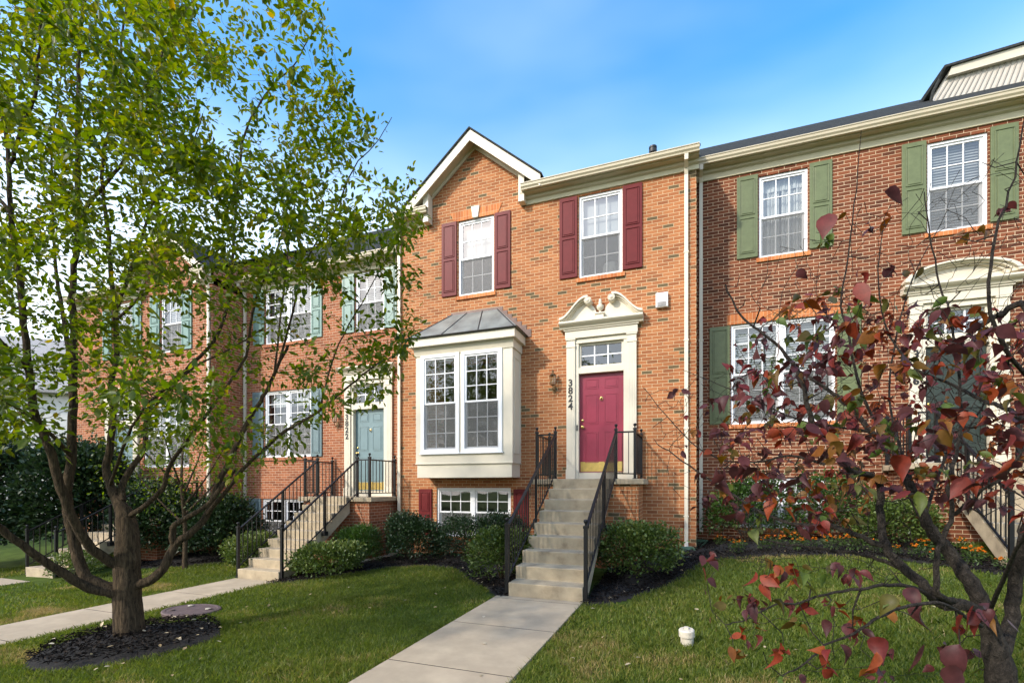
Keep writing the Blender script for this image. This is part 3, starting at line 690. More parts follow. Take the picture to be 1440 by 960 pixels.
def gutter(parent, x0, x1, y0, zt, mat='eave'):
    """K-style gutter hung along the eave, y0 = back, zt = top"""
    prof = [(y0, zt), (y0 - .115, zt), (y0 - .118, zt - .018), (y0 - .105, zt - .03), (y0 - .10, zt - .07), (y0 - .075, zt - .10), (y0 - .07, zt - .125), (y0, zt - .125), (y0, zt - .118), (y0 - .063, zt - .118), (y0 - .068, zt - .095), (y0 - .092, zt - .065), (y0 - .097, zt - .028), (y0 - .105, zt - .015), (y0 - .104, zt - .006), (y0, zt - .006)]
    return MB().prism(prof, x0, x1, 'x').build('gutter', M[mat], parent)
def downspout(parent, x, ztop, zbot, yg=-.2, foot=True):
    m = MB(); w, d = .07, .05
    m.box(x - w / 2, x + w / 2, -.065, -.015, zbot + .12, ztop - .32)
    pts = [(-.04, ztop - .31), (-.09, ztop - .22), (yg - .04, ztop - .16), (yg - .06, ztop - .0)]
    for (ya, za), (yb, zb2) in zip(pts[:-1], pts[1:]):
        m.add([(x - w / 2, ya - .028, za - .01), (x + w / 2, ya - .028, za - .01), (x + w / 2, ya + .028, za - .01), (x - w / 2, ya + .028, za - .01), (x - w / 2, yb - .028, zb2 + .01), (x + w / 2, yb - .028, zb2 + .01), (x + w / 2, yb + .028, zb2 + .01), (x - w / 2, yb + .028, zb2 + .01)],
              [(0, 3, 2, 1), (4, 5, 6, 7), (0, 1, 5, 4), (1, 2, 6, 5), (2, 3, 7, 6), (3, 0, 4, 7)])
    if foot:
        m.add([(x - w / 2, -.065, zbot + .13), (x + w / 2, -.065, zbot + .13), (x + w / 2, -.015, zbot + .10), (x - w / 2, -.015, zbot + .10), (x - w / 2, -.26, zbot + .05), (x + w / 2, -.26, zbot + .05), (x + w / 2, -.26, zbot), (x - w / 2, -.26, zbot)],
              [(0, 1, 2, 3), (0, 4, 5, 1), (3, 2, 6, 7), (0, 3, 7, 4), (1, 5, 6, 2), (4, 7, 6, 5)])
    for z in np.arange(zbot + .6, ztop - .6, 1.7): m.box(x - w / 2 - .012, x + w / 2 + .012, -.07, -.001, z, z + .03)
    return m.build('downspout', M['spout'], parent, bevel=.004)

def shell(parent, xl, xr, z0, z1, holes, bmat, depth=9.0, gable=None, name='wall'):
    """front wall with openings + side and back walls; gable = (xc, xa, xb, zbase, zapex, slope)"""
    m = MB(); holes_wall(m, xl, xr, z0, z1, holes)
    if gable:
        xa, xb, xc, zk, zap = gable
        m.add([(xa, 0, z1), (xb, 0, z1), (xb, 0, zk), (xc, 0, zap), (xa, 0, zk)], [(0, 1, 2, 3, 4)])
    m.add([(xl, 0, z0), (xl, depth, z0), (xl, depth, z1), (xl, 0, z1)], [(0, 3, 2, 1)])
    m.add([(xr, 0, z0), (xr, depth, z0), (xr, depth, z1), (xr, 0, z1)], [(0, 1, 2, 3)])
    m.add([(xl, depth, z0), (xr, depth, z0), (xr, depth, z1), (xl, depth, z1)], [(0, 3, 2, 1)])
    o = m.build(name, bmat, parent, recalc=False)
    # inside of the rooms: floors and a back partition that stop light leaking through
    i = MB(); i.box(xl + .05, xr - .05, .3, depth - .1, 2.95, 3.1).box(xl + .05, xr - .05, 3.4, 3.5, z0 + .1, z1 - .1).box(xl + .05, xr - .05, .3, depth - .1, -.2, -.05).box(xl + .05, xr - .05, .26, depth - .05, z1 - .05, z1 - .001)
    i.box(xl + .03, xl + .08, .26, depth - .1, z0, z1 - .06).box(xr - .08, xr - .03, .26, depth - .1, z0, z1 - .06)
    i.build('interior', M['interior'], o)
    return o
def main_roof(parent, xl, xr, ze, slope, ridge=4.5, y0=-.22, depth=9.0, mat='shingle', t=.05, gap=None):
    """eave at (y0, ze), ridge `ridge` metres behind"""
    yr = y0 + ridge; zr = ze + slope * ridge; yb = 2 * yr - y0
    m = MB()
    def piece(a, b, yf):
        zf = ze + slope * (yf - y0)
        m.prism([(yf - .03, zf - .02), (yf - .03, zf + .025), (yr, zr + .05), (yb, ze + .03), (yb, ze - .02), (yr, zr - .001)], a, b, 'x')
    if gap: piece(xl, gap[0], y0); piece(gap[0] + .001, gap[1] - .001, .30); piece(gap[1], xr, y0)
    else: piece(xl, xr, y0)
    return m.build('roof', M[mat], parent)
def gable_end(parent, xl, xr, ze, slope, ridge, y0, bmat):
    yr = y0 + ridge; zr = ze + slope * ridge; yb = 2 * yr - y0
    for x in (xl + .02, xr - .04): MB().prism([(y0 + .25, ze - .1), (yb - .25, ze - .1), (yb - .25, ze + .05), (yr, zr - .08), (y0 + .25, ze + .05)], x, x + .02, 'x').build('gable_wall', bmat, parent)

# ------------------------------------------------------------------ the steps
def railing(parent, pts, h=1.0, drop=.09, skip_post=(), sp=.105):
    """pts: floor points; post at each, sloping panels between"""
    rl = thing('railing', None, None); rl.parent = parent
    def post(p, hh=None):
        x, y, z = p[:3]; hh = p[3] if len(p) > 3 else h
        m = MB(); m.box(x - .024, x + .024, y - .024, y + .024, z, z + hh - .08)
        m.box(x - .031, x + .031, y - .031, y + .031, z + hh - .12, z + hh - .085).box(x - .04, x + .04, y - .04, y + .04, z, z + .012)
        m.lathe([(.012, hh - .08), (.012, hh - .055), (.026, hh - .04), (.03, hh - .02), (.022, hh - .002), (.001, hh + .004)], (x, y, z), 10)
        return m.build('post', M['iron'], rl, bevel=.002)
    for i, p in enumerate(pts):
        if i not in skip_post: post(p)
    bal = None
    for a, b in zip(pts[:-1], pts[1:]):
        A = np.array(a[:3], float); B = np.array(b[:3], float)
        za = A[2] + (a[3] if len(a) > 3 else h) - .15; zb = B[2] + (b[3] if len(b) > 3 else h) - .15
        la = A[2] + (a[4] if len(a) > 4 else drop); lb = B[2] + (b[4] if len(b) > 4 else drop)
        d = B[:2] - A[:2]; L = np.linalg.norm(d); d = d / L; nrm = np.array([-d[1], d[0]])
        def bar(z0, z1, w, t):
            m = MB(); vs = []
            for P_, z in ((A, z0), (B, z1)):
                for s1, s2 in ((-1, -1), (1, -1), (1, 1), (-1, 1)): vs.append((P_[0] + nrm[0] * w * s1, P_[1] + nrm[1] * w * s1, z + t * s2))
            m.add(vs, [(0, 1, 2, 3), (7, 6, 5, 4), (0, 4, 5, 1), (1, 5, 6, 2), (2, 6, 7, 3), (3, 7, 4, 0)]); return m
        bar(za, zb, .021, .014).build('handrail', M['iron'], rl); bar(la, lb, .012, .011).build('bottom_rail', M['iron'], rl)
        n = max(1, int(L / sp))
        for k in range(1, n):
            t = k / n; c = A + (B - A) * t
            z0 = la + (lb - la) * t; z1 = za + (zb - za) * t
            box('baluster', M['iron'], rl, c[0] - .0065, c[0] + .0065, c[1] - .0065, c[1] + .0065, z0, z1)
    return rl
def front_steps(label, loc, zg, tread, nr, bmat, left_x=-.684, right_x=.345, posts_y=-1.0, yf=-1.272, lx=-1.13, rx=.94, detail=True):
    """landing level is z = 0 at loc; zg = ground below (negative)"""
    t = thing('front_steps', label, 'steps', loc)
    rise = -zg / nr
    # landing slab + brick base
    MB().box(lx, rx, yf + .10, -.012, -.10, 0.0).build('landing', M['concrete'], t, bevel=.012)
    MB().box(lx + .10, rx - .10, yf + .17, -.013, zg - .3, -.101).build('base_wall', bmat, t)
    # stair: sawtooth top, sloping underside
    top = [(yf + .13, 0.002)]; y, z = yf, 0.002
    top.append((y, z))
    for i in range(nr - 1):
        z = 0.002 - rise * (i + 1); top.append((y + .012, z)); y = yf - tread * (i + 1); top.append((y, z))
    top.append((y + .008, zg - .05))
    under = [(y + tread * 1.2, zg - .05), (yf + .13, -.36)]
    poly = top + under
    st = MB().prism(poly, left_x, right_x, 'x').build('stair', M['concrete'], t, bevel=.010)
    ybot = yf - tread * (nr - 1)
    # rails
    off = .03
    yb = ybot + .05
    railing(t, [(left_x - .04, yb, zg, 1.07, .20), (left_x - .02, posts_y, 0, 1.0, .10), (lx + .06, posts_y, 0), (lx + .06, -.07, 0)])
    railing(t, [(right_x + .03, yb, zg, 1.07, .20), (right_x + .09, posts_y, 0, 1.0, .10), (rx - .17, posts_y, 0), (rx - .13, -.07, 0)])
    # mid posts half way up the flight
    for x in (left_x - .03, right_x + .06):
        f = .52; yy = yb + (posts_y - yb) * f; zz = zg + (0 - zg) * f
        MB().box(x - .02, x + .02, yy - .02, yy + .02, zz - .02, zz + .90).box(x - .045, x + .045, yy - .05, yy + .05, zz - .05, zz + .04).build('mid_post', M['iron'], t, bevel=.003)
    return t

# ================================================================== house 3824 (centre)
hc = thing('brick_townhouse', 'orange brick townhouse with maroon shutters, bay window and front gable', 'house', (0, 0, 0), 'brick townhouses in the row')
XL, XR = -4.834, 1.83
ZG0 = -2.3
Wn = [(-3.252, -2.372, 4.20, 5.92), (-.459, .435, 4.20, 5.92)]
bw = (-3.81, -1.97, -1.29, -.17)
bayhole = (-3.75, -2.0, .30, 2.68)
dh = (-.54, .54, 0.0, 2.90)
shell(hc, XL, XR, ZG0, 5.957, Wn + [bw, bayhole, dh], M['brick_c'], gable=(-3.92, -1.73, -2.835, 6.555, 7.47))
w1 = window(hc, *Wn[0], cover='blind_half', lintel=True); w2 = window(hc, *Wn[1], cover='blind_half')
window(hc, *bw, units=2, rows=2, cover=None)
for a, b in ((-3.665, -3.285), (-2.345, -1.975), (-.865, -.487), (.445, .825)): shutter(hc, a, b, 4.235, 5.925, M['maroon'])
shutter(hc, -4.27, -3.93, -1.30, -.2, M['maroon']); shutter(hc, -1.9, -1.56, -1.30, -.2, M['maroon'])
door_surround(hc, 'swan', 'door_red', digits='3824')
lantern(hc, -.985, 1.98)
m = MB().box(1.085, 1.315, -.085, 0, 3.37, 3.655)
ab_ = m.build('alarm_box', M['white'], hc, bevel=.012)
box('speaker_grille', M['shingle_grey'], ab_, 1.115, 1.285, -.092, -.0855, 3.385, 3.475, bevel=.003)
box('doorbell', M['black'], hc, -.505, -.475, -.026, -.0201, 1.02, 1.14)
# eaves: frieze, soffit, gutter
def eave(parent, x0, x1, zf, soff=.19, h=.16, gut=True, fm='frieze', gx=(0, 0)):
    box('frieze_board', M[fm], parent, x0, x1, -.03, -.001, zf, zf + h, bevel=.003)
    MB().prism([(-.001, zf + h), (-.09, zf + h), (-.075, zf + h - .05), (-.031, zf + h - .075), (-.031, zf + h - .075)][:4] + [(-.031, zf + h - .076)], x0, x1, 'x').build('crown_moulding', M['eave'], parent)
    box('soffit', M['eave'], parent, x0, x1, -soff - .02, .05, zf + h + .001, zf + h + .02)
    box('fascia_board', M['eave'], parent, x0, x1, -soff - .022, -soff, zf + h + .021, zf + h + .15)
    if gut: gutter(parent, x0 + gx[0], x1 + gx[1], -soff - .0225, zf + h + .145)
eave(hc, -1.70, 1.88, 5.957, gx=(.06, .0))
eave(hc, XL - .05, -3.925, 5.957)
SL = .62
main_roof(hc, XL - .02, 1.90, 6.275, SL, y0=-.19, gap=(-4.05, -1.61)); gable_end(hc, XL, XR, 6.275, SL, 4.5, -.19, M['brick_c'])
downspout(hc, 1.648, 6.2, -1.33); downspout(hc, -4.80, 6.2, -1.75)
# gable trim: rake fascia, soffit, frieze; the boxed returns at both feet
gx0, gap, gs, gov = -2.83, 7.72, .835, -.30
def rake(x): return gap - gs * abs(x - gx0)
for s in (-1, 1):
    xe = gx0 + s * 1.62
    MB().prism([(gx0, gap), (xe, rake(xe)), (xe, rake(xe) - .24), (gx0, gap - .24)], gov, gov + .03).build('rake_board', M['trim'], hc, bevel=.003)
    xi = gx0 + s * 1.09
    z_ = lambda x: 7.475 - gs * abs(x - gx0)
    MB().prism([(gx0, z_(gx0) + .2), (xi, z_(xi) + .2), (xi, z_(xi)), (gx0, z_(gx0))], -.035, -.001).build('frieze_board', M['trim'], hc)
    MB().add([(gx0, gov + .03, gap - .20), (xe, gov + .03, rake(xe) - .20), (xe, .0, rake(xe) - .16), (gx0, .0, gap - .16)], [(0, 1, 2, 3)]).add([(gx0, gov + .03, gap - .17), (xe, gov + .03, rake(xe) - .17), (xe, .0, rake(xe) - .13), (gx0, .0, gap - .13)], [(0, 1, 2, 3)]).build('soffit', M['eave'], hc, recalc=False)
    # roof slope of the gable
    MB().prism([(gx0, gap + .045), (xe + s * .04, rake(xe + s * .04) + .045), (xe + s * .04, rake(xe + s * .04) + .004), (gx0, gap + .004)], gov - .03, 3.2).build('gable_roof', M['shingle'], hc)
# boxed return at the gable feet
MB().prism([(-1.729, 5.957), (-1.60, 5.957), (-1.60, 6.62), (-1.729, 6.60)], -.20, -.001).build('eave_return', M['trim'], hc, bevel=.003)
MB().prism([(-4.06, 5.957), (-3.922, 5.957), (-3.922, 6.60), (-4.06, 6.62)], -.20, -.001).build('eave_return', M['trim'], hc, bevel=.003)
MB().prism([(-1.60, 6.12), (-1.60, 6.62), (-1.22, 6.33), (-1.22, 6.12)], -.06, .0).prism([(-4.06, 6.12), (-4.06, 6.62), (-4.44, 6.33), (-4.44, 6.12)], -.06, 0).build('gable_cheek', M['trim'], hc)
MB().lathe([(.055, 0), (.055, .42), (.08, .425), (.085, .44), (.085, .50), (.075, .505), (.075, .52), (.085, .525), (.085, .56), (.06, .575)], (.975, 1.0, 6.72), 16).build('vent_pipe', M['black'], hc, smooth=True)

# bay window
BX0, BX1, BY, BZ0, BZ1 = -4.03, -1.735, -.55, .05, 2.80
by = MB()
bwin = [(-3.865, -2.985, .625, 2.735), (-2.875, -1.99, .625, 2.735)]
holes_wall(by, BX0, BX1, .36, BZ1, bwin, y=BY, thick=.1)
by.add([(BX1, BY, .36), (BX1, 0, .36), (BX1, 0, BZ1), (BX1, BY, BZ1)], [(0, 1, 2, 3)]).add([(BX0, BY, .36), (BX0, 0, .36), (BX0, 0, BZ1), (BX0, BY, BZ1)], [(0, 3, 2, 1)])
bay = by.build('bay_window', M['trim'], hc, recalc=False)
MB().box(BX0 + .02, BX1 - .02, BY + .02, -.001, BZ0, .355).box(BX0 - .012, BX1 + .012, BY - .014, -.001, .345, .375).box(BX0 + .03, BX1 - .03, BY + .03, -.001, .374, .40).build('bay_skirt', M['trim'], bay, bevel=.004)
m = MB()
for y0_, y1_, z0_, z1_ in ((BY + .10, -.10, .55, .57), (BY + .10, -.10, 2.56, 2.58), (BY + .10, BY + .12, .57, 2.56), (-.12, -.10, .57, 2.56)): m.box(BX1 - .002, BX1 + .012, y0_, y1_, z0_, z1_)
m.build('side_panel', M['trim'], bay)
# bay eave
MB().prism([(BY - .015, 2.74), (BY - .03, 2.80), (BY - .05, 2.86), (BY - .06, 2.92), (-.001, 2.92), (-.001, 2.74)], BX0 - .03, BX1 + .03, 'x').box(BX0 - .10, BX1 + .10, BY - .15, -.001, 2.921, 3.10).build('bay_cornice', M['trim'], bay, bevel=.006)
# roof of the bay: a front slope, two hips
e = [(BX0 - .16, BY - .19, 3.112), (BX1 + .16, BY - .19, 3.112), (BX1 + .16, -.002, 3.112), (BX0 - .16, -.002, 3.112)]
tp = [(-3.42, -.002, 3.80), (-2.27, -.002, 3.80)]
m = MB().add([*e, *tp], [(0, 1, 5, 4), (1, 2, 5), (3, 0, 4), (0, 3, 2, 1), (2, 3, 4, 5)])
rf = m.build('bay_roof', M['metal_roof'], bay)
m = MB()
def seam(a, b, r=.013): m.tube([a, b], r, 6)
lerp = lambda a, b, t: tuple(p + (q - p) * t for p, q in zip(a, b))
for t in (.02, .34, .67, .98):
    seam(lerp(e[0], e[1], t), lerp(tp[0], tp[1], t))
seam(e[0], e[1], .012); seam(e[1], e[2], .012)
m.build('standing_seam', M['black'], bay)
m = MB()
xs = np.linspace(-2.27, -1.50, 8)
for i in range(7):
    zt = 3.84 - (3.84 - 3.22) * i / 6.5; m.box(xs[i], xs[i + 1] + .001, -.012 - .0004 * i, -.001, max(3.10, zt - .20), zt)
m.box(-3.43, -2.268, -.013, -.001, 3.77, 3.845)
for i in range(7):
    zt = 3.80 - .62 * i / 6.5; m.box(-3.42 - .11 * (i + 1), -3.42 - .11 * i + .001, -.012 - .0004 * i, -.001, max(3.1, zt - .20), zt)
m.build('flashing', M['flash'], bay)
for q in bwin:
    fr = MB(); mu = MB(); x0, x1, z0, z1 = q; fw = .05; y = BY - .002
    fr.box(x0 - .03, x0 + fw, y - .025, y + .07, z0 - .03, z1 + .02).box(x1 - fw, x1 + .03, y - .025, y + .07, z0 - .03, z1 + .02).box(x0 + fw, x1 - fw, y - .0245, y + .069, z1 - fw, z1 + .02).box(x0 + fw, x1 - fw, y - .0245, y + .069, z0 - .03, z0 + fw).box(x0 - .05, x1 + .05, y - .045, y - .0, z0 - .06, z0 - .031)
    zm = (z0 + z1) / 2
    p1 = sash(fr, mu, x0 + fw, x1 - fw, zm - .02, z1 - fw, y + .015, 3, 3); p2 = sash(fr, mu, x0 + fw, x1 - fw, z0 + fw, zm + .02, y + .05, 3, 3)
    fr.build('window_frame', M['white'], bay); mu.build('muntin', M['white'], bay)
    q_ = p2; MB().add([(q_[0] - .03, y - .006, q_[2] - .03), (q_[1] + .03, y - .006, q_[2] - .03), (q_[1] + .03, y - .006, q_[3] + .005), (q_[0] - .03, y - .006, q_[3] + .005)], [(0, 1, 2, 3)]).build('insect_screen', M['screen'], bay, recalc=False)
    for p, yy in ((p1, y + .016), (p2, y + .051)): pane_sheet(bay, p[0] - .004, p[1] + .004, yy, p[2] - .004, p[3] + .004)
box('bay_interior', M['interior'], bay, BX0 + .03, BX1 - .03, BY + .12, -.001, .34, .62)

fs = front_steps('concrete steps with black iron rails up to the maroon door', (0, 0, 0), ZL, .2986, 9, M['brick_c'])
fs['group'] = 'front steps of the row'

# ================================================================== house 3822 (left)
hl = thing('brick_townhouse', 'red brick townhouse with teal door and pale teal shutters behind the green tree', 'house', (-5.85, .2, -.40), 'brick townhouses in the row')
lx0, lx1 = -4.20, 1.0
Wl = [(-.41, .45, 4.16, 5.68), (-3.42, -1.82, 4.16, 5.68)]
W1 = (-3.44, -1.82, 1.05, 2.87); bwl = (-3.52, -2.0, -1.3, -.08)
shell(hl, lx0, lx1, -2.2, 5.69, Wl + [W1, bwl, dh], M['brick_l'])
window(hl, *Wl[0], cover='blind_full', sillmat='soldier_red'); window(hl, *Wl[1], units=2, cover='blind_full', sillmat='soldier_red')
window(hl, *W1, units=2, rows=3, sillmat='soldier_red', lintel=None, cover='valance'); window(hl, *bwl, units=2, sillmat='soldier_red', lintel=None)
for a, b in ((-.80, -.43), (.47, .84), (-3.82, -3.44), (-1.80, -1.45)): shutter(hl, a, b, 4.18, 5.68, M['seagreen'])
for a, b in ((-3.85, -3.47), (-1.80, -1.45)): shutter(hl, a, b, 1.05, 2.87, M['teal'])
shutter(hl, -3.98, -3.56, -1.3, -.08, M['teal'])
door_surround(hl, 'plain', 'door_teal', digits='3822')
lantern(hl, -.95, 1.9)
eave(hl, lx0, lx1, 5.69); main_roof(hl, lx0, lx1 + .02, 6.0, .75, y0=-.19); gable_end(hl, lx0, lx1, 6.0, .75, 4.5, -.19, M['brick_l'])
downspout(hl, lx0 + .08, 5.95, -1.55)
fl = front_steps('concrete steps with black iron rails up to the teal door', (-5.85, .2, -.385), -1.52, .235, 9, M['brick_l'])
fl['group'] = 'front steps of the row'

# ================================================================== house 3826 (right)
hr = thing('brick_townhouse', 'brown brick townhouse with green shutters behind the red leaved tree', 'house', (6.25, 1.0, .27), 'brick townhouses in the row')
rx0, rx1 = -4.40, 4.6
Wr = [(-3.20, -2.335, 4.235, 5.90), (-.43, .44, 4.235, 5.90)]
W1r = (-3.72, -1.87, .87, 2.94); bwr = (-3.55, -2.05, -1.25, -.24)
shell(hr, rx0, rx1, -2.2, 6.02, Wr + [W1r, bwr, dh], M['brick_r'])
window(hr, *Wr[0], cover='curtain', sillmat='soldier'); window(hr, *Wr[1], cover='blind_full', sillmat='soldier')
window(hr, *W1r, units=2, rows=3, cover='blind_full', sillmat='soldier', lintel=None); window(hr, *bwr, units=2, cover='blind_half')
for a, b in ((-3.61, -3.225), (-2.31, -1.93), (-.82, -.455), (.465, .845)): shutter(hr, a, b, 4.27, 5.95, M['green'])
for a, b in ((-4.13, -3.745), (-1.845, -1.46)): shutter(hr, a, b, .89, 2.92, M['green'])
door_surround(hr, 'fan', 'door_dark', digits='3826', zb=.155, zt=2.15)
# storm door stiles over the dark door
m = MB().box(-.44, -.37, .055, .082, .16, 2.14).box(.37, .44, .055, .082, .16, 2.14).box(-.37, .37, .0555, .0815, 2.05, 2.14).box(-.37, .37, .0555, .0815, .16, .40).box(-.37, .37, .0555, .0815, 1.02, 1.08)
m.build('storm_door', M['door_dark'], hr)
eave(hr, rx0 + .02, rx1, 6.02, h=.19); main_roof(hr, rx0 - .02, rx1, 6.37, .707, y0=-.19); gable_end(hr, rx0 + .01, rx1, 6.37, .707, 4.5, -.19, M['brick_r'])
downspout(hr, rx0 + .10, 6.3, -1.35)
# dormer: ribbed overhanging face, white fascia, dark roof edge
def W2L(p): return np.asarray(p) - np.array([6.25, 1.0, .27])
def onY(px, py, y):
    d = at(px, py, 1.0) - CAM; return CAM + d * (y - CAM[1]) / d[1]
BL, BR = W2L(onY(1309, 150, 3.0)), W2L(onY(1620, 92, 3.0)); TL, TR = W2L(onY(1330, 112, 2.98)), W2L(onY(1620, 32, 2.98))
UL, UR = W2L(onY(1335, 99, 2.95)), W2L(onY(1620, 14, 2.95))
dm = MB(); back = np.array([0, 2.0, 0])
dm.add([BL, BR, TR, TL, BL + back, BR + back, TR + back, TL + back], [(0, 1, 2, 3), (4, 7, 6, 5), (0, 3, 7, 4), (1, 5, 6, 2), (0, 4, 5, 1), (3, 2, 6, 7)])
dmo = dm.build('dormer', M['siding'], hr)
m = MB(); nrib = 34
fw_ = np.array([0, -.012, -.008])
for k in range(nrib):
    t = (k + .3) / nrib; a = BL + (BR - BL) * t + fw_ * .2; b = TL + (TR - TL) * (t + .012) + fw_ * .2; m.tube([a, b], .018, 5)
m.build('batten', M['batten'], dmo)
m = MB(); o_ = np.array([0, -.10, 0.0])
LL = UL - (UR - UL) * .045
m.add([TL - (TR - TL) * .0 + o_, TR + o_, UR + o_, UL + o_, TL + back, TR + back, UR + back, UL + back], [(0, 1, 2, 3), (4, 7, 6, 5), (0, 3, 7, 4), (1, 5, 6, 2), (0, 4, 5, 1), (3, 2, 6, 7)]); m.build('fascia_board', M['trim'], dmo)
up = np.array([0, 0, .05]); m = MB(); e0 = LL + o_ * 1.4; e1 = UR + o_ * 1.4
m.add([e0, e1, e1 + up, e0 + up, e0 + back, e1 + back, e1 + back + up * 4, e0 + back + up * 4], [(0, 1, 2, 3), (4, 7, 6, 5), (0, 3, 7, 4), (1, 5, 6, 2), (0, 4, 5, 1), (3, 2, 6, 7)])
m.tube([BL + np.array([-.03, -.03, 0]), (BL + TL) / 2 + np.array([-.10, -.03, .04]), TL + np.array([-.13, -.03, .0]), e0], .032, 6); m.build('dormer_roof', M['shingle'], dmo)
fr_ = front_steps('concrete steps with black iron rails up to the dark green door', (6.25, 1.0, .25), -1.42, .24, 8, M['brick_r'])
fr_['group'] = 'front steps of the row'

# ================================================================== house 3820 (far left)
h3 = thing('brick_townhouse', 'red brick townhouse with front gable at the far left of the row', 'house', (-13.6, -.76, -.62), 'brick townhouses in the row')
Wf = [(1.59, 2.42, 4.15, 5.75), (-.45, .42, 4.15, 5.75)]; Wf1 = (.9, 2.7, 1.0, 2.8)
shell(h3, -2.2, 3.55, -2.2, 5.80, Wf + [Wf1, dh], M['brick_l'], gable=(.95, 3.05, 2.0, 6.35, 7.2))
for q in Wf: window(h3, *q, cover='blind_full', sillmat='soldier_red', lintel=q[0] > 1)
window(h3, *Wf1, units=2, rows=3, sillmat='soldier_red', lintel=None)
for a, b in ((1.19, 1.565), (2.445, 2.82), (-.85, -.475), (.445, .82)): shutter(h3, a, b, 4.17, 5.75, M['seagreen'])
door_surround(h3, 'plain', 'door_teal')
eave(h3, -2.2, .93, 5.80); eave(h3, 3.07, 3.6, 5.80); main_roof(h3, -2.2, 3.57, 6.1, .62, y0=-.19, gap=(.8, 3.2)); gable_end(h3, -2.2, 3.55, 6.1, .62, 4.5, -.19, M['brick_l'])
for s in (-1, 1):
    xe = 2.0 + s * 1.5; rk = lambda x: 7.45 - .82 * abs(x - 2.0)
    MB().prism([(2.0, 7.45), (xe, rk(xe)), (xe, rk(xe) - .26), (2.0, 7.19)], -.30, -.0).build('rake_board', M['trim'], h3)
    MB().prism([(2.0, 7.50), (xe, rk(xe) + .05), (xe, rk(xe) + .003), (2.0, 7.453)], -.33, 3.0).build('gable_roof', M['shingle'], h3)
for a, b in ((.78, .948), (3.052, 3.22)): box('eave_return', M['trim'], h3, a, b, -.2, -.001, 5.80, 6.4)
downspout(h3, 3.47, 6.0, -1.15)
f3 = front_steps('short flight of concrete steps half hidden behind a bare limb, far left', (-10.85, -.78, -.9), -1.14, .28, 7, M['brick_l'], left_x=-.9, right_x=.05, lx=-1.1, rx=.5)
f3['group'] = 'front steps of the row'

# pale house with a grey roof beyond
hf = thing('pale_house', 'pale sided house with light grey roof far off at the left edge', 'house', (-31.5, 5.0, -2.5)); hf.rotation_euler = (0, 0, R(38))
MB().box(-6, 6.5, 0, 9, 0, 7.6).build('wall', M['grey_siding'], hf)
MB().prism([(-.5, 7.5), (4.5, 11.4), (9.5, 7.5), (9.5, 7.35), (-.5, 7.35)], -6.4, 6.9, 'x').build('roof', M['shingle_grey'], hf)
for x in (-4, -1, 2, 4.6):
    w = MB().box(x, x + .95, -.03, .0, 4.9, 6.4).build('window', M['white'], hf); box('pane', M['glass'], w, x + .08, x + .87, -.036, -.031, 4.98, 6.32)

# ================================================================== small things
# tank lid in the lawn
lx_, ly_ = -4.72, -5.17; lz = float(gz(lx_, ly_))
m = MB().lathe([(.30, -.08), (.33, -.02), (.345, .028), (.335, .042), (.30, .046), (.29, .040), (.02, .046), (.001, .046)], (0, 0, 0), 40)
for a in (.5, 2.6, 4.1): m.lathe([(.03, .045), (.03, .055), (.001, .056)], (.22 * math.cos(a), .22 * math.sin(a), 0), 10)
o = m.build('manhole_cover', M['lid'], loc=(lx_, ly_, lz + .02), smooth=True, angle=30); o.rotation_euler = (R(-3), R(2), 0)
tag(o, 'round rusty purple utility lid set in the left lawn', 'manhole cover')
for k, a in enumerate((.5, 2.6)):
    t = MB().lathe([(.035, .047), (.035, .056), (.02, .06), (.001, .06)], (.2 * math.cos(a), .2 * math.sin(a), 0), 10).build('bolt_cap', M['pvc'], o)
# sewer cleanout
cz = float(gz(1.60, -5.2))
m = MB().lathe([(.056, -.12), (.056, .09), (.068, .092), (.068, .145), (.060, .155), (.03, .157), (.028, .152), (.001, .152)], (0, 0, 0), 24).box(-.018, .018, -.018, .018, .15, .175)
o = m.build('cleanout_pipe', M['pvc'], loc=(1.60, -5.2, cz - .01), smooth=True, angle=30); o.rotation_euler = (R(4), R(-3), 0)
tag(o, 'short white plastic pipe stub with cap standing in the right lawn', 'pipe')
def splash_block(x, y, rz, label):
    m = MB(); L, w = .62, .26
    m.add([(-w / 2, 0, .0), (w / 2, 0, 0), (w * .62, -L, 0), (-w * .62, -L, 0), (-w / 2, 0, .09), (w / 2, 0, .09), (w * .62, -L, .05), (-w * .62, -L, .05), (-w / 2 + .025, -.025, .09), (w / 2 - .025, -.025, .09), (w * .62 - .025, -L + .01, .05), (-w * .62 + .025, -L + .01, .05), (-w / 2 + .035, -.035, .04), (w / 2 - .035, -.035, .04), (w * .62 - .035, -L + .01, .02), (-w * .62 + .035, -L + .01, .02)],
          [(0, 1, 2, 3), (0, 4, 5, 1), (1, 5, 6, 2), (2, 6, 7, 3), (3, 7, 4, 0), (4, 8, 9, 5), (5, 9, 10, 6), (7, 11, 8, 4), (6, 10, 11, 7), (8, 12, 13, 9), (9, 13, 14, 10), (11, 15, 12, 8), (12, 15, 14, 13), (10, 14, 15, 11)])
    o = m.build('splash_block', M['splash'], loc=(x, y, float(gz(x, y)) + .02), bevel=.006); o.rotation_euler = (R(6), 0, rz)
    tag(o, label, 'splash block', 'green plastic splash blocks'); return o
splash_block(1.64, -.30, R(8), 'green plastic splash block under the orange brick house spout')
splash_block(1.95, .55, R(-20), 'green plastic splash block beside the brown brick house spout')
m = MB().tube([(-4.80, -.16, -1.70), (-4.83, -.5, -1.76), (-4.95, -1.0, -1.77), (-5.02, -1.25, -1.775)], .04, 10)
for t in np.linspace(0, 1, 16): pass
o = m.build('drain_pipe', M['pvc'], smooth=True); tag(o, 'pale drain pipe lying on mulch between two shrubs', 'drain pipe')
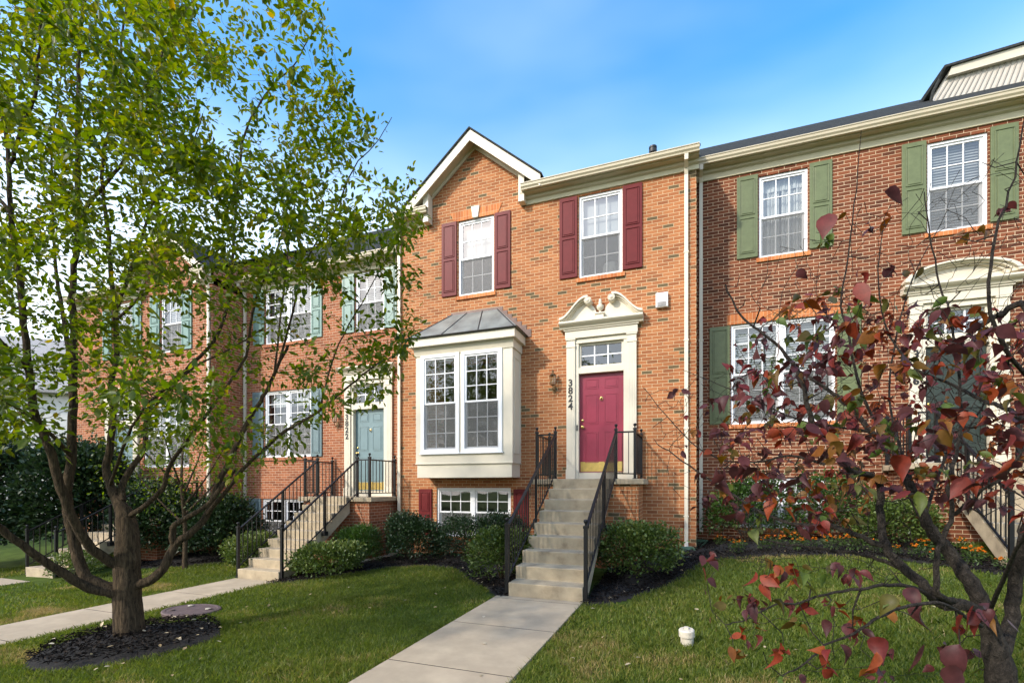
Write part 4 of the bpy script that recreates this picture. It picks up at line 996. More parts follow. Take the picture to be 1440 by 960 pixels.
# lamp inside the upper right window of the centre house
tl = thing('table_lamp', 'white table lamp seen inside the upstairs window above the door', 'lamp', (.13, .62, 4.05))
MB().lathe([(.17, .62), (.235, .30), (.23, .30), (.165, .62)], (0, 0, 0), 20).build('lamp_shade', M['blind'], tl, smooth=True)
MB().lathe([(.09, -.05), (.09, .0), (.03, .03), (.06, .12), (.05, .22), (.012, .27), (.012, .40), (.002, .41)], (0, 0, 0), 16).build('lamp_base', M['trim'], tl, smooth=True)
MB().box(-.45, .45, -.16, .16, -.75, -.052).build('lamp_table', M['interior'], tl)

# ================================================================== shrubs
def shrub(name, label, cat, x, y, rx, ry, h, mat, n, size, group=None, lump=.42, droop=0.0, seed=0, up=.4, width=1.0):
    r = np.random.default_rng(seed + 5); z0 = float(gz(x, y))
    t = thing(name, label, cat, (x, y, z0), group)
    u = r.normal(0, 1, (n, 3)); u /= np.linalg.norm(u, axis=1, keepdims=True)
    u[:, 2] = np.where(u[:, 2] < -.55, -u[:, 2], u[:, 2])
    lobes = r.normal(0, 1, (9, 3)); lobes /= np.linalg.norm(lobes, axis=1, keepdims=True)
    k = 1 + lump * (np.max(u @ lobes.T, axis=1) ** 3 - .55)
    rad = k * np.where(r.random(n) < .72, r.normal(.95, .11, n), r.random(n) ** .5)
    P = u * rad[:, None] * np.array([rx, ry, h * .52]); P[:, 2] += h * .50
    ok = P[:, 2] > .02; P, u = P[ok], u[ok]
    D = u * .8 + r.normal(0, .6, P.shape); D[:, 2] += up
    q = r.random(len(P))
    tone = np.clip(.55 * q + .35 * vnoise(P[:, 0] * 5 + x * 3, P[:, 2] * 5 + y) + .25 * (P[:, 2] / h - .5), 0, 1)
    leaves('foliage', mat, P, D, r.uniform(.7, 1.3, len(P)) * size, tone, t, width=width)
    m = MB()
    for k in range(9):
        a = r.uniform(0, 6.28); d = np.array([math.cos(a) * rx * .6, math.sin(a) * ry * .6, h * r.uniform(.5, .8)])
        m.tube([(0.03 * math.cos(a), .03 * math.sin(a), -.05), d * .5 + r.normal(0, .02, 3), d], [.014, .009, .004], 5)
    m.build('stem', M['bark'], t)
    return t
def gpt(px, py, z):  # ground point under a direction
    d = at(px, py, 1.0) - CAM; return CAM + d * (z - CAM[2]) / d[2]
AZ = 'azaleas beside the stairs'
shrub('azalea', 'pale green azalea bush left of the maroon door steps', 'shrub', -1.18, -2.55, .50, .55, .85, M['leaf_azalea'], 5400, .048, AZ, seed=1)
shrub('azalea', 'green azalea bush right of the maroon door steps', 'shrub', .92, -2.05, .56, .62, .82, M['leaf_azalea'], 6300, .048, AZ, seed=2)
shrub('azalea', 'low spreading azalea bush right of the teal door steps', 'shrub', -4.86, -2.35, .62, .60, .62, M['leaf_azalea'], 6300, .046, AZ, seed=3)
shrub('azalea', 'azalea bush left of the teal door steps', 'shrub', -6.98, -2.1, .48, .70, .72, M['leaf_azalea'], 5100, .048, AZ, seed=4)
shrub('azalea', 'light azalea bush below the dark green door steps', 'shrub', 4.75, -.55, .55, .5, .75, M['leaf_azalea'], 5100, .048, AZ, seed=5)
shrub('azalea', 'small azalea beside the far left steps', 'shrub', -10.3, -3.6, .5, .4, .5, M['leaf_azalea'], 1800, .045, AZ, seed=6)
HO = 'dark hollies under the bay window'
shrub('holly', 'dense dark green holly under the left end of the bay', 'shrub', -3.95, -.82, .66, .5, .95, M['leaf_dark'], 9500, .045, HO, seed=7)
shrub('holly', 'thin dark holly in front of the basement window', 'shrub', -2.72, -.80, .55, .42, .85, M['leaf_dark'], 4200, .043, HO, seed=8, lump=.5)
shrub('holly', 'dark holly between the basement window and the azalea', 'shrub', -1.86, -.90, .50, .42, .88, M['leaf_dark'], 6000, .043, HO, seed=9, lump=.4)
shrub('boxwood', 'feathery bright green boxwood against the teal door landing', 'shrub', -4.98, -1.35, .45, .42, .82, M['leaf_box'], 8000, .042, seed=10, up=.9, width=.6)
shrub('nandina', 'tall leafy green shrub at the brown brick basement window', 'shrub', 2.75, .25, .75, .5, 1.25, M['leaf_box'], 4600, .055, 'green shrubs at the brown brick house', seed=11, lump=.5)
shrub('nandina', 'green shrub right of the brown brick basement window', 'shrub', 4.1, .3, .6, .5, 1.15, M['leaf_box'], 3600, .05, 'green shrubs at the brown brick house', seed=12, lump=.5)
shrub('evergreen_shrub', 'wide dark evergreen mound beside the red brick side wall', 'shrub', -9.25, -1.25, 1.05, .8, 1.35, M['leaf_dark'], 13000, .075, seed=13)
shrub('evergreen_shrub', 'dark evergreen mound behind the trunk of the green tree', 'shrub', -10.9, -1.6, 1.0, .9, 1.7, M['leaf_dark'], 13000, .08, seed=14)
shrub('evergreen_shrub', 'tall dark evergreen above the far left steps', 'shrub', -12.7, -2.2, 1.1, 1.1, 3.1, M['leaf_dark'], 20000, .095, seed=15)
shrub('evergreen_shrub', 'tall dark evergreen at the far left edge', 'shrub', -14.9, -3.6, 1.3, 1.3, 3.3, M['leaf_dark'], 18000, .10, seed=16)

# marigolds
def marigold(seed):
    r = np.random.default_rng(seed); t = thing('marigold', 'x', 'flower', (0, 0, 0), 'orange marigolds along the right bed')
    n = 150; u = r.normal(0, 1, (n, 3)); u /= np.linalg.norm(u, axis=1, keepdims=True); P = u * r.random((n, 1)) ** .4 * np.array([.15, .15, .11]); P[:, 2] += .13
    D = u + r.normal(0, .5, P.shape); D[:, 2] += .4
    leaves('foliage', M['leaf_mari'], P, D, r.uniform(.03, .06, n), r.random(n), t, width=.6)
    for k in range(6):
        a = r.uniform(0, 6.28); rr = r.random() ** .5 * .14; c = np.array([rr * math.cos(a), rr * math.sin(a), .21 + r.uniform(-.05, .06)])
        q = 26; ph = r.uniform(0, 6.28, q); el = r.uniform(-.1, 1.3, q); d = np.stack([np.cos(ph) * np.cos(el), np.sin(ph) * np.cos(el), np.sin(el)], -1)
        leaves('flower', M['petal'], np.tile(c, (q, 1)), d, r.uniform(.022, .034, q), r.random(q) * .5 + .5 * r.random(), t, width=1.2)
    return t
protos = [marigold(s) for s in (3, 4, 5)]
spots = [(2.25, .1), (2.55, -.45), (2.9, -.62), (3.15, -.45), (3.4, -.65), (3.65, -.5), (3.85, -.72), (4.05, -.45), (4.15, -.85), (4.4, -.95), (4.55, -1.15), (4.8, -1.25), (4.95, -1.5), (5.1, -1.2), (5.2, -1.75), (5.35, -1.5), (5.4, -2.0), (3.0, -.2), (3.5, -.15), (2.45, -.75), (5.0, -.95), (4.35, -.35), (5.45, -1.0)]
LB = 'bushy green marigold plant with small orange flower heads in the right bed'
for i, (x, y) in enumerate(spots):
    t = protos[i] if i < 3 else copy_tree(protos[i % 3])
    t.location = (x, y, float(gz(x, y)) + .03); t.rotation_euler = (0, 0, rnd.uniform(0, 6.28)); s = rnd.uniform(.65, 1.05); t.scale = (s, s, s); t['label'] = LB

# ================================================================== trees
def smooth_path(pts, rad, sub=4):
    pts = np.array(pts, float); rad = np.array(rad, float); n = len(pts); out = []; ro = []
    for i in range(n - 1):
        p0, p1, p2, p3 = pts[max(i - 1, 0)], pts[i], pts[i + 1], pts[min(i + 2, n - 1)]
        for k in range(sub):
            t = k / sub; out.append(.5 * ((2 * p1) + (-p0 + p2) * t + (2 * p0 - 5 * p1 + 4 * p2 - p3) * t * t + (-p0 + 3 * p1 - 3 * p2 + p3) * t ** 3)); ro.append(rad[i] + (rad[i + 1] - rad[i]) * t)
    return np.array(out + [pts[-1]]), np.array(ro + [rad[-1]])

class Skeleton:
    def __init__(s): s.p = []; s.r = []; s.ok = []; s.paths = []
    def limb(s, pts, r0, r1, sub=5, sides=10, grow=True, jit=.0):
        n = len(pts); rad = [r0 + (r1 - r0) * (i / (n - 1)) ** .8 for i in range(n)]
        P, Rr = smooth_path(pts, rad, sub)
        if jit: P[1:-1] += rng.normal(0, jit, P[1:-1].shape)
        s.paths.append((P, Rr, sides))
        if grow: s.p += list(P); s.r += list(Rr)
        return P
    def grow(s, A, rtip=.0022, step=.16, droop=.02, pen=.0, maxlen=9):
        """join every attractor to the nearest wood, nearest first; returns last leg direction of each"""
        Pn = np.array(s.p); Rn = np.array(s.r)
        d0 = np.array([np.min(np.linalg.norm(Pn - a, axis=1)) for a in A]); order = np.argsort(d0)
        cap = len(A) * 14 + len(Pn); buf = np.zeros((cap, 3)); rb = np.zeros(cap); n = len(Pn); buf[:n] = Pn; rb[:n] = Rn
        dirs = np.zeros_like(A); legs = [None] * len(A)
        for i in order:
            a = A[i]; d = np.linalg.norm(buf[:n] - a, axis=1)
            # prefer wood that lies below the point
            cost = d * (1 + .35 * np.clip((buf[:n, 2] - a[2]) / (d + .05), -.3, 1))
            j = int(np.argmin(cost)); b = buf[j]; L = np.linalg.norm(a - b)
            k = max(2, int(L / step)); t = np.linspace(0, 1, k + 1)[:, None]
            mid = b + (a - b) * t; side = rng.normal(0, .06 * L, 3)
            mid = mid + np.sin(math.pi * t) * side + np.sin(math.pi * t) * np.array([0, 0, -.10 * L])
            mid[1:-1] += rng.normal(0, .012, mid[1:-1].shape)
            r0 = min(rb[j] * .75, rtip + .0035 * L + .0012); rr = r0 + (rtip * .6 - r0) * t[:, 0]
            s.paths.append((mid, rr, 5)); legs[i] = mid
            buf[n:n + k] = mid[1:]; rb[n:n + k] = rr[1:]; n += k
            q = mid[-1] - mid[-2]; dirs[i] = q / (np.linalg.norm(q) + 1e-9)
        return dirs, legs
    def build(s, name, mat, parent):
        m = MB()
        for P, Rr, sd in s.paths: m.tube(P, Rr, sd, cap=False)
        return m.build(name, mat, parent, smooth=True, recalc=False, angle=180)

# ---- the green tree in front on the left
tr = thing('leafy_tree', 'multi-stemmed green tree in the front lawn, standing in a mulch ring', 'tree', (0, 0, 0))
tb = np.array([-4.05, -6.32]); TZ = float(np.dot(np.array([tb[0] - CAM[0], tb[1] - CAM[1]]), np.array([-SY, CY])))
def lp(seq): return [at(x, y, TZ + dz) for x, y, dz in seq]
S = Skeleton()
bz = float(gz(*tb)) - .08
trunk = [(tb[0], tb[1], bz - .1), (tb[0], tb[1], bz + .08)] + [tuple(q) for q in lp([(179, 850, 0), (179, 800, 0), (180, 760, 0), (177, 730, 0), (168, 708, 0), (156, 684, .05)])]
P, Rr = smooth_path(trunk, [.180, .145, .130, .120, .108, .09, .06, .04], 5)
P[2:-1] += rng.normal(0, .004, P[2:-1].shape); S.paths.append((P, Rr, 18)); S.p += list(P[12:]); S.r += list(Rr[12:])
limbs = [
 ([(172, 828, 0), (140, 822, -.1), (117, 804, -.15), (104, 760, -.15), (94, 705, -.2), (99, 655, -.2), (101, 605, -.15), (103, 525, -.1), (104, 469, 0), (101, 406, 0), (108, 344, .05), (109, 281, .1), (109, 188, .1), (110, 109, .15), (113, 47, .2), (122, -20, .2), (130, -90, .2)], .085, .016),
 ([(170, 836, -.05), (125, 827, -.2), (83, 802, -.4), (42, 773, -.6), (0, 743, -.8), (-40, 715, -1.0), (-110, 660, -1.2), (-150, 560, -1.3)], .075, .022),
 ([(172, 797, 0), (137, 777, -.2), (112, 748, -.35), (90, 700, -.5), (72, 640, -.6), (47, 574, -.7), (43, 536, -.75), (36, 480, -.8), (28, 390, -.8), (20, 344, -.8), (14, 270, -.75), (12, 215, -.7), (4, 165, -.7), (-10, 90, -.6)], .07, .016),
 ([(13, 235, -.72), (20, 215, -.75), (34, 172, -.8), (50, 131, -.85), (55, 78, -.9), (60, 10, -.9), (66, -60, -.9)], .026, .010),
 ([(186, 823, 0), (212, 815, 0), (233, 793, .05), (246, 766, .1), (267, 750, .1), (292, 722, .15), (308, 677, .2), (325, 643, .25), (342, 604, .3), (362, 570, .35), (377, 545, .4), (391, 515, .4), (405, 485, .4)], .075, .022),
 ([(292, 722, .12), (318, 690, 0), (345, 655, -.1), (402, 605, -.2), (425, 592, -.25), (450, 577, -.3), (475, 557, -.3), (500, 535, -.35), (530, 512, -.4), (555, 500, -.4), (580, 480, -.4)], .034, .006),
 ([(246, 766, .1), (243, 742, .05), (262, 728, .0), (295, 706, -.05), (330, 660, 0)], .05, .03),
 ([(168, 712, 0), (155, 683, .05), (150, 655, .1), (156, 617, .15), (159, 574, .2), (156, 542, .2), (164, 500, .25), (162, 437, .25), (155, 375, .3), (152, 328, .3), (146, 281, .35), (145, 219, .4), (160, 165, .4), (170, 110, .45), (171, 55, .5), (179, 0, .5), (185, -70, .5)], .06, .012),
 ([(172, 705, 0), (172, 680, .1), (187, 655, .2), (203, 628, .3), (205, 590, .4), (222, 555, .5), (260, 520, .6), (300, 480, .7), (322, 420, .7), (330, 320, .75), (341, 200, .7), (359, 156, .7), (387, 116, .7), (412, 94, .7), (434, 56, .7), (453, 25, .7)], .05, .006),
 ([(180, 727, 0), (203, 711, -.1), (228, 686, -.2), (236, 660, -.25), (262, 620, -.35), (300, 570, -.4), (345, 500, -.4), (360, 420, -.45), (390, 350, -.5), (405, 290, -.5)], .042, .008),
 ([(205, 592, .4), (240, 545, .1), (280, 512, -.1), (320, 492, -.3), (370, 462, -.4)], .024, .008),
 ([(162, 437, .25), (181, 390, .3), (194, 350, .35), (215, 287, .45), (237, 256, .5), (262, 225, .55), (285, 160, .6)], .030, .008),
 ([(107, 330, .05), (122, 290, .1), (145, 262, .15), (175, 225, .2), (194, 175, .25), (216, 125, .3), (231, 62, .35), (250, 34, .4), (272, 0, .4), (290, -50, .4)], .032, .010),
 ([(100, 510, -.1), (88, 437, .2), (78, 375, .4), (75, 312, .5), (72, 219, .6), (79, 160, .6), (90, 80, .65)], .034, .008),
 ([(163, 450, .25), (200, 416, -.1), (231, 394, -.3), (269, 375, -.5), (310, 350, -.6)], .022, .007),
 ([(391, 515, .4), (412, 440, .3), (428, 372, .2), (470, 300, .0), (497, 237, -.1), (525, 206, -.15), (551, 165, -.2)], .020, .004),
 ([(386, 525, .4), (398, 420, .6), (412, 300, .7), (425, 231, .7), (450, 169, .7), (487, 114, .7)], .018, .004),
 ([(450, 577, -.3), (470, 500, -.2), (500, 440, -.2), (540, 370, -.2), (575, 300, -.2)], .014, .004),
 ([(40, 520, -.75), (0, 480, -1.2), (-50, 420, -1.4), (-110, 330, -1.5)], .03, .01),
 ([(15, 300, -.75), (-40, 230, -.5), (-90, 130, -.3)], .025, .01),
 ([(99, 640, -.2), (60, 600, -1.2), (20, 570, -1.7), (-40, 540, -2.0)], .028, .01),
 ([(155, 683, .05), (170, 640, -.7), (185, 600, -1.3), (215, 560, -1.7), (250, 540, -1.9)], .024, .008),
]
for seq, r0, r1 in limbs: S.limb(lp(seq), r0 * .74, r1 * .7, sub=4, sides=9, jit=.004)
SIL = [(-130, -70), (395, -70), (410, -20), (440, 15), (462, 35), (470, 75), (485, 115), (505, 150), (553, 160), (560, 215), (592, 272), (600, 330), (585, 400), (588, 460), (585, 490), (555, 512), (540, 560), (470, 590), (420, 630), (345, 690), (310, 660), (290, 610), (250, 625), (200, 640), (150, 600), (100, 590), (60, 620), (0, 640), (-60, 650), (-130, 620)]
def crown_points(n):
    out = []
    while len(out) < n:
        x = rng.uniform(-130, 600); y = rng.uniform(-70, 690)
        if not inpoly(np.array([x]), np.array([y]), SIL)[0]: continue
        # open windows through which the house shows
        dens = 1.0
        if 300 < x < 560 and y > 330: dens = .58
        if x > 330 and y > 530: dens = .30
        if x < 330 and y > 560: dens = .55
        if 30 < x < 110 and 360 < y < 520: dens = .35
        if 90 < x < 300 and 380 < y < 560: dens = .5
        if x > 400 and y < 300: dens = .5
        if 330 < x < 430 and y < 330: dens = .7
        if fbm(np.array([x / 75.]), np.array([y / 75.]), 3)[0] < .36: dens *= .35
        if rng.random() > dens: continue
        half = 1.75 * math.sqrt(max(.06, 1 - ((x - 170) / 470) ** 2))
        dz = rng.uniform(-half * 1.05, half)
        if y > 480 and x < 300: dz = rng.uniform(-2.3, .4)
        out.append(at(x, y, TZ + dz))
    return np.array(out)
A = crown_points(2350)
A = A[A[:, 2] < 6.3]
dirs, legs = S.grow(A, rtip=.0022)
S.build('trunk', M['bark'], tr)
LP, LD, LT = [], [], []
for i, leg in enumerate(legs):
    L = np.linalg.norm(np.diff(leg, axis=0), axis=1); cum = np.r_[0, np.cumsum(L)]; tot = cum[-1]
    n = int(rng.integers(13, 25)); span = min(tot, .75)
    s_ = tot - span * rng.random(n) ** 1.0
    base = np.stack([np.interp(s_, cum, leg[:, c]) for c in range(3)], -1)
    out = rng.normal(0, 1, (n, 3)); out -= dirs[i] * (out @ dirs[i])[:, None]; out /= np.linalg.norm(out, axis=1, keepdims=True)
    # each leaf on a short stalk or side twig
    LP.append(base + out * rng.uniform(.01, .13, (n, 1)) + rng.normal(0, .02, (n, 3))); LD.append(out * .8 + dirs[i] * .5 + np.array([0, 0, -.25]) + rng.normal(0, .3, (n, 3)))
    b = rng.normal(.56, .14); hi = np.clip((A[i][2] - 1) / 5, 0, 1)
    t = np.clip(b + .15 * hi + rng.normal(0, .13, n), 0, .93); t[rng.random(n) < .014 + .03 * hi] = rng.uniform(.93, 1.0)
    LT.append(t)
LP, LD, LT = np.concatenate(LP), np.concatenate(LD), np.concatenate(LT)
leaves('crown', M['leaf_maple'], LP, LD, rng.uniform(.046, .084, len(LP)), LT, tr, width=.9, curl=.8, spin=.6)

# ---- the red dogwood in front on the right
dg = thing('dogwood_tree', 'small red leaved autumn tree with twisting branches, close by at the right', 'tree', (0, 0, 0))
S = Skeleton(); DZ = 1.75
def dp(seq): return [at(x, y, DZ + dz) for x, y, dz in seq]
base = at(1412, 960, DZ); bx, by_ = base[0] + .02, base[1] + .02; bz = float(gz(bx, by_))
P, Rr = smooth_path([(bx, by_, bz - .12), (bx, by_, bz + .1)] + [tuple(q) for q in dp([(1410, 985, 0), (1399, 905, 0), (1390, 872, 0)])], [.078, .058, .049, .037, .015], 6); P[3:-1] += rng.normal(0, .003, P[3:-1].shape); S.paths.append((P, Rr, 16))
dl = [
 ([(1398, 905, 0), (1388, 870, 0), (1370, 827, .0), (1343, 787, .05), (1320, 757, .08), (1300, 728, .1), (1283, 690, .12), (1272, 663, .15), (1256, 632, .2), (1226, 608, .25), (1195, 572, .3), (1160, 545, .35), (1120, 520, .4)], .050, .006),
 ([(1404, 930, 0), (1420, 880, .05), (1428, 820, .05), (1440, 762, .0), (1462, 690, -.05), (1478, 590, -.1), (1470, 500, -.1), (1440, 428, -.05), (1410, 440, 0), (1377, 459, .05), (1350, 482, .1), (1320, 500, .15)], .042, .005),
 ([(1385, 862, 0), (1350, 850, -.05), (1323, 848, -.05), (1303, 826, -.05), (1270, 798, 0), (1245, 768, .05), (1239, 723, .1), (1237, 682, .1), (1224, 668, .1), (1193, 660, .05), (1177, 627, .0), (1143, 593, -.05), (1127, 535, -.05), (1114, 508, -.05), (1080, 472, -.05), (1043, 447, 0), (1020, 400, 0)], .034, .003),
 ([(1248, 770, .05), (1203, 750, .1), (1160, 738, .2), (1120, 737, .3), (1077, 723, .4), (1043, 703, .5), (1003, 677, .6), (960, 648, .7), (925, 625, .8)], .018, .003),
 ([(1270, 800, 0), (1235, 785, .1), (1200, 777, .15), (1147, 770, .2), (1093, 763, .25), (1040, 745, .3)], .013, .003),
 ([(1325, 850, -.05), (1287, 827, -.1), (1250, 822, -.15), (1220, 827, -.2), (1173, 832, -.2), (1127, 847, -.2), (1090, 850, -.2), (1050, 870, -.2), (1020, 878, -.2)], .012, .002),
 ([(1380, 880, -.1), (1330, 850, -.3), (1280, 850, -.35), (1237, 866, -.4), (1200, 890, -.4), (1160, 907, -.4), (1127, 937, -.45), (1100, 950, -.45)], .010, .002),
 ([(1345, 845, -.05), (1320, 835, -.1), (1317, 800, -.1), (1322, 765, -.1), (1340, 722, -.1), (1332, 680, -.1), (1345, 640, -.05), (1352, 560, 0), (1339, 460, .05), (1322, 400, .1), (1308, 330, .1), (1300, 270, .1)], .018, .002),
 ([(1240, 620, .22), (1205, 530, .2), (1193, 472, .2), (1182, 431, .2), (1192, 360, .2), (1204, 266, .2), (1211, 184, .2)], .010, .0015),
 ([(1475, 600, -.1), (1440, 592, 0), (1414, 573, .1), (1381, 563, .2), (1340, 540, .3), (1290, 520, .35), (1250, 470, .4), (1235, 400, .4), (1242, 320, .4)], .018, .002),
 ([(1472, 560, -.1), (1420, 500, -.2), (1390, 420, -.25), (1400, 330, -.25), (1425, 250, -.25), (1440, 170, -.25)], .012, .002),
 ([(1225, 608, .25), (1180, 600, .3), (1120, 590, .4), (1060, 560, .5), (1010, 540, .6), (960, 520, .7)], .009, .0015),
 ([(1160, 653, .05), (1110, 640, .1), (1060, 650, .2), (1000, 640, .3), (950, 600, .4), (905, 545, .5)], .009, .0015),
 ([(1343, 723, -.1), (1380, 690, -.2), (1420, 660, -.3), (1450, 610, -.35)], .010, .003),
 ([(1300, 728, .1), (1330, 640, .25), (1370, 590, .3), (1410, 520, .3), (1440, 480, .3)], .010, .002),
 ([(1386, 870, 0), (1420, 790, -.35), (1450, 740, -.5)], .012, .004),
 ([(1283, 690, .12), (1250, 560, .35), (1262, 470, .4), (1285, 390, .4), (1330, 300, .4)], .008, .0015),
]
for seq, r0, r1 in dl: S.limb(dp(seq), r0 * .68, r1 * .9, sub=4, sides=8, jit=.002)
def dog_points(n, poly, zlo, zhi):
    out = []; xs = [p[0] for p in poly]; ys = [p[1] for p in poly]
    while len(out) < n:
        x, y = rng.uniform(min(xs), max(xs)), rng.uniform(min(ys), max(ys))
        if inpoly(np.array([x]), np.array([y]), poly)[0]: out.append(at(x, y, DZ + rng.uniform(zlo, zhi)))
    return np.array(out)
main = [(1010, 560), (1030, 480), (1080, 440), (1180, 400), (1230, 440), (1300, 430), (1420, 430), (1560, 440), (1560, 720), (1440, 720), (1300, 700), (1180, 730), (1060, 750), (1010, 690)]
low = [(985, 770), (1100, 790), (1250, 800), (1330, 860), (1420, 850), (1420, 960), (1180, 965), (1060, 950), (990, 890)]
left = [(890, 560), (1000, 520), (1030, 620), (1010, 740), (940, 690)]
topz = [(1020, 380), (1160, 300), (1240, 270), (1440, 200), (1560, 250), (1560, 440), (1230, 430), (1060, 440)]
groups = [(dog_points(820, main, -.45, 1.1), 1.0, 1.0), (dog_points(64, low, -.55, .3), 1.0, .55), (dog_points(16, left, .2, .9), .55, .9), (dog_points(70, topz, -.3, .6), .35, 1.0)]
bare = np.concatenate([dog_points(760, main, -.3, .8), dog_points(170, topz, -.2, .6), dog_points(70, left, .2, .9), dog_points(170, [(990, 700), (1300, 700), (1300, 820), (1000, 800)], -.2, .7), dog_points(30, [(1240, 420), (1440, 240), (1440, 480), (1280, 520)], .0, .5)])
A = np.concatenate([g_[0] for g_ in groups]); pl = np.concatenate([np.full(len(g_[0]), g_[1]) for g_ in groups])
allA = np.concatenate([A, bare]); dirs, legs = S.grow(allA, rtip=.0019, step=.05)
S.build('trunk', M['bark_dog'], dg)
# broad leaf: 4 segments a side, arched and cupped
def broad():
    y = np.array([0, .12, .30, .52, .74, .90, 1.0]); w = np.array([0, .22, .33, .30, .15, .045, 0]); z = -0.28 * (y - .25) ** 2 + .03
    vs = []; fs = []
    for i in range(7): vs += [(-w[i], y[i], z[i] + .22 * w[i]), (0, y[i], z[i]), (w[i], y[i], z[i] + .22 * w[i])]
    for i in range(6):
        a = i * 3; fs += [(a, a + 1, a + 4, a + 3), (a + 1, a + 2, a + 5, a + 4)]
    return np.array(vs), tuple(fs)
BV, BF = broad()
LP, LD, LT, LS = [], [], [], []
for i in range(len(A)):
    if rng.random() > pl[i]: continue
    n = int(rng.integers(1, 5)); hue = rng.choice([.12, .28, .42, .52, .62, .75, .9], p=[.24, .18, .13, .10, .12, .13, .10])
    for k in range(n):
        d = rng.normal(0, 1, 3); d[2] = -abs(d[2]) * .7 - .35; d = d / np.linalg.norm(d)
        LP.append(legs[i][-1] + rng.normal(0, .012, 3)); LD.append(d); LT.append(np.clip(hue + rng.normal(0, .07), 0, 1)); LS.append(rng.uniform(.030, .064))
# leaves that hang where the photograph shows the large ones
for x, y, dz, s, h in [(1205, 398, -.25, .095, .5), (1094, 465, -.3, .105, .38), (1166, 300, -.1, .10, .4), (1243, 270, 0, .10, .12), (1098, 800, -.1, .06, .1), (1172, 793, -.1, .055, .1), (988, 797, .3, .075, .45), (1160, 870, -.2, .06, .1), (1180, 905, -.4, .07, .1), (1235, 895, -.4, .075, .4), (1232, 915, -.45, .07, .62), (1300, 905, -.4, .10, .15), (1350, 905, -.45, .11, .12), (1335, 935, -.5, .10, .1), (1370, 850, -.4, .10, .45), (1355, 865, -.4, .10, .47), (1275, 826, -.15, .085, .15), (1300, 850, -.2, .09, .12), (1330, 575, -.2, .075, .48), (1290, 690, -.3, .08, .92), (1255, 640, -.2, .09, .5), (1270, 500, -.2, .085, .1), (1360, 670, -.35, .08, .47), (1420, 610, -.4, .085, .4)]:
    d = rng.normal(0, .35, 3); d[2] = -1; LP.append(at(x, y, DZ + dz)); LD.append(d); LT.append(h); LS.append(s)
LP, LD, LT, LS = map(np.array, (LP, LD, LT, LS))
leaves('crown', M['leaf_dog'], LP, LD, LS, LT, dg, spin=.9, shape=BV, tpl_faces=BF, width=1.05, curl=1.5)

# ---- twiggy tree near the red brick side wall, and trees across the street (seen in the panes)
def simple_tree(name, label, x, y, h, cr, mat, nA, nl, size, seed, cat='tree', trunk_r=.12, base=.25, group=None):
    global rng
    keep = rng; rng = np.random.default_rng(seed)
    z0 = float(gz(x, y)); t = thing(name, label, cat, (0, 0, 0), group); S = Skeleton()
    S.limb([(x, y, z0 - .1), (x + rng.normal(0, .04), y, z0 + h * .25), (x + rng.normal(0, .1), y + rng.normal(0, .1), z0 + h * .55), (x, y, z0 + h * .85)], trunk_r, trunk_r * .25, sides=10)
    for k in range(6):
        a = k * 1.05 + rng.uniform(0, .5); b0 = z0 + h * rng.uniform(.22, .5)
        S.limb([(x, y, b0), (x + cr * .4 * math.cos(a), y + cr * .4 * math.sin(a), b0 + h * .16), (x + cr * .75 * math.cos(a), y + cr * .75 * math.sin(a), b0 + h * .34)], trunk_r * .5, trunk_r * .14, sides=7)
    u = rng.normal(0, 1, (nA, 3)); u /= np.linalg.norm(u, axis=1, keepdims=True)
    A = u * rng.random((nA, 1)) ** .45 * np.array([cr, cr, h * (1 - base) * .5]) + np.array([x, y, z0 + h * (base + (1 - base) * .5)])
    dirs, legs = S.grow(A, rtip=.004, step=.3)
    S.build('trunk', M['bark'], t)
    P, D, T = [], [], []
    for i in range(nA):
        q = rng.normal(0, 1, (nl, 3)); P.append(A[i] + q * size * 2.2); D.append(q + np.array([0, 0, -.2])); T.append(np.clip(rng.normal(.45, .15) + rng.normal(0, .12, nl), 0, .92))
    P, D, T = map(np.concatenate, (P, D, T)); leaves('crown', mat, P, D, rng.uniform(.7, 1.3, len(P)) * size, T, t)
    rng = keep; return t
simple_tree('ornamental_tree', 'small twiggy tree between the red brick side wall and the front tree', -8.9, -2.3, 3.6, 1.5, M['leaf_maple'], 120, 16, .06, 21, trunk_r=.06, base=.3)
simple_tree('background_tree', 'leafy tree beyond the row at the far left edge', -24, -4, 8.5, 3.4, M['leaf_maple'], 160, 40, .2, 22, trunk_r=.2)
GT = 'trees across the street'
for i, (x, y, h, cr) in enumerate([(-15, -27, 12, 4.5), (-7.5, -30, 13, 4.6), (1.0, -27, 11.5, 4.4), (9, -31, 13, 5), (17, -26, 11, 4.5)]):
    simple_tree('street_tree', 'leafy street tree behind the viewer, mirrored in the window panes', x, y, h, cr, M['leaf_maple'], 150, 34, 0.26, 31 + i, trunk_r=.2, group=GT)

# ================================================================== light, sky, view
SUN_AZ, SUN_EL = R(34), R(33)     # left of the facade normal, above the horizon
sd = Vector((-math.sin(SUN_AZ) * math.cos(SUN_EL), -math.cos(SUN_AZ) * math.cos(SUN_EL), math.sin(SUN_EL)))
sl = bpy.data.lights.new('sun', 'SUN'); sl.energy = 2.0; sl.angle = R(2.5); sl.color = (1.0, .93, .82)
so = bpy.data.objects.new('sun', sl); COL.objects.link(so); so.rotation_euler = sd.to_track_quat('Z', 'Y').to_euler()
wd = bpy.data.worlds.new('World'); scn.world = wd; wd.use_nodes = True; nt = wd.node_tree
bg = nt.nodes['Background']
sk = N(nt, 'ShaderNodeTexSky', sky_type='NISHITA'); sk.sun_disc = False; sk.sun_elevation = SUN_EL
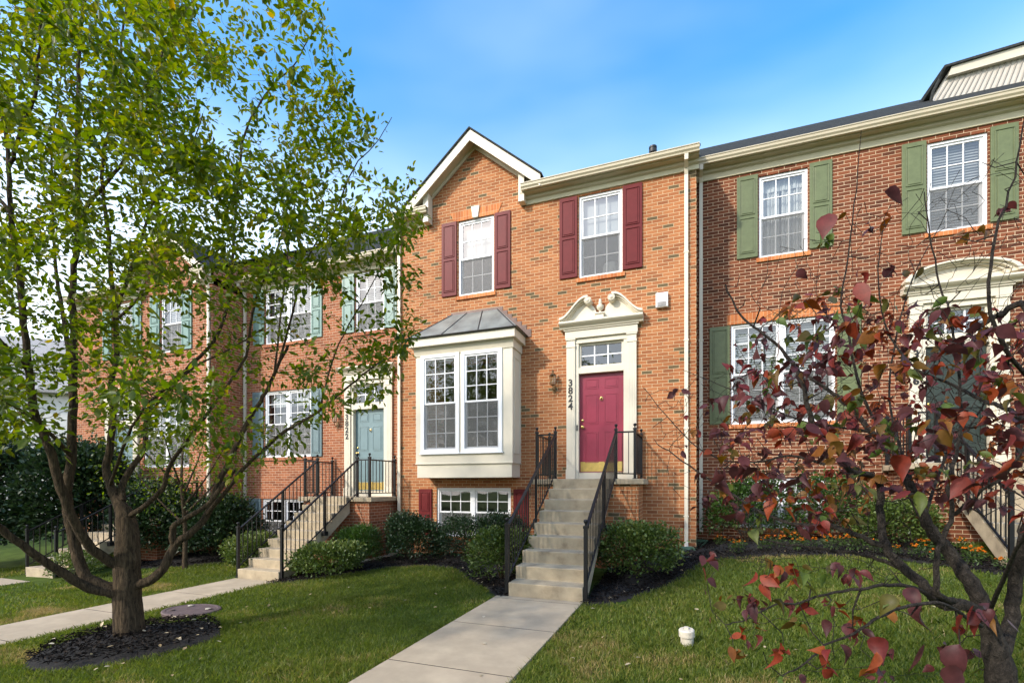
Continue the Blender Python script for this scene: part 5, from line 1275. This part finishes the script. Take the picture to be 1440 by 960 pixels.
# Nishita: rotation 0 puts the sun at +Y, positive turns clockwise seen from above
sk.sun_rotation = math.atan2(sd.x, sd.y); sk.air_density = 1.0; sk.dust_density = 2.2; sk.ozone_density = 2.6; sk.altitude = 100
tc = N(nt, 'ShaderNodeTexCoord'); mp = N(nt, 'ShaderNodeMapping'); mp.inputs['Scale'].default_value = (1.3, 1.3, 3.6)
nt.links.new(tc.outputs['Generated'], mp.inputs['Vector'])
no = N(nt, 'ShaderNodeTexNoise', i_Scale=1.3, i_Detail=3.5, i_Roughness=.5, i_Distortion=.2); nt.links.new(mp.outputs[0], no.inputs['Vector'])
cr = ramp(nt, [(.40, (0, 0, 0)), (.95, (.36, .36, .36))]); nt.links.new(no.outputs['Fac'], cr.inputs[0])
mx = N(nt, 'ShaderNodeMix', data_type='RGBA'); mx.inputs[7].default_value = (6.0, 6.6, 7.2, 1)
hs = N(nt, 'ShaderNodeHueSaturation'); hs.inputs['Saturation'].default_value = 1.38; hs.inputs['Hue'].default_value = .492; hs.inputs['Value'].default_value = 1.45; nt.links.new(sk.outputs[0], hs.inputs['Color'])
# thin high haze, thicker towards the horizon
sz = N(nt, 'ShaderNodeSeparateXYZ'); nt.links.new(tc.outputs['Generated'], sz.inputs[0])
mr = N(nt, 'ShaderNodeMapRange', interpolation_type='SMOOTHSTEP'); mr.inputs[1].default_value = .30; mr.inputs[2].default_value = .66; mr.inputs[3].default_value = .8; mr.inputs[4].default_value = 0.0
nt.links.new(sz.outputs[2], mr.inputs[0])
hz = N(nt, 'ShaderNodeMath', operation='MULTIPLY_ADD'); hz.use_clamp = True; hv = N(nt, 'ShaderNodeMath', operation='ADD'); hv.inputs[1].default_value = .55
nt.links.new(no.outputs['Fac'], hv.inputs[0]); nt.links.new(hv.outputs[0], hz.inputs[0]); nt.links.new(mr.outputs[0], hz.inputs[1]); 
hc2 = N(nt, 'ShaderNodeMath', operation='MULTIPLY'); hc2.inputs[1].default_value = .55; nt.links.new(cr.outputs[0], hc2.inputs[0]); nt.links.new(hc2.outputs[0], hz.inputs[2])
nt.links.new(hz.outputs[0], mx.inputs[0]); nt.links.new(hs.outputs[0], mx.inputs[6]); nt.links.new(mx.outputs[2], bg.inputs['Color'])
bg.inputs['Strength'].default_value = .15
scn.view_settings.view_transform = 'Standard'; scn.view_settings.look = 'None'; scn.view_settings.exposure = 1.03; scn.view_settings.gamma = 1
scn.view_settings.use_curve_mapping = False
scn.cycles.max_bounces = 8; scn.cycles.transparent_max_bounces = 16; scn.cycles.use_denoising = True
scn.cycles.caustics_reflective = False; scn.cycles.caustics_refractive = False
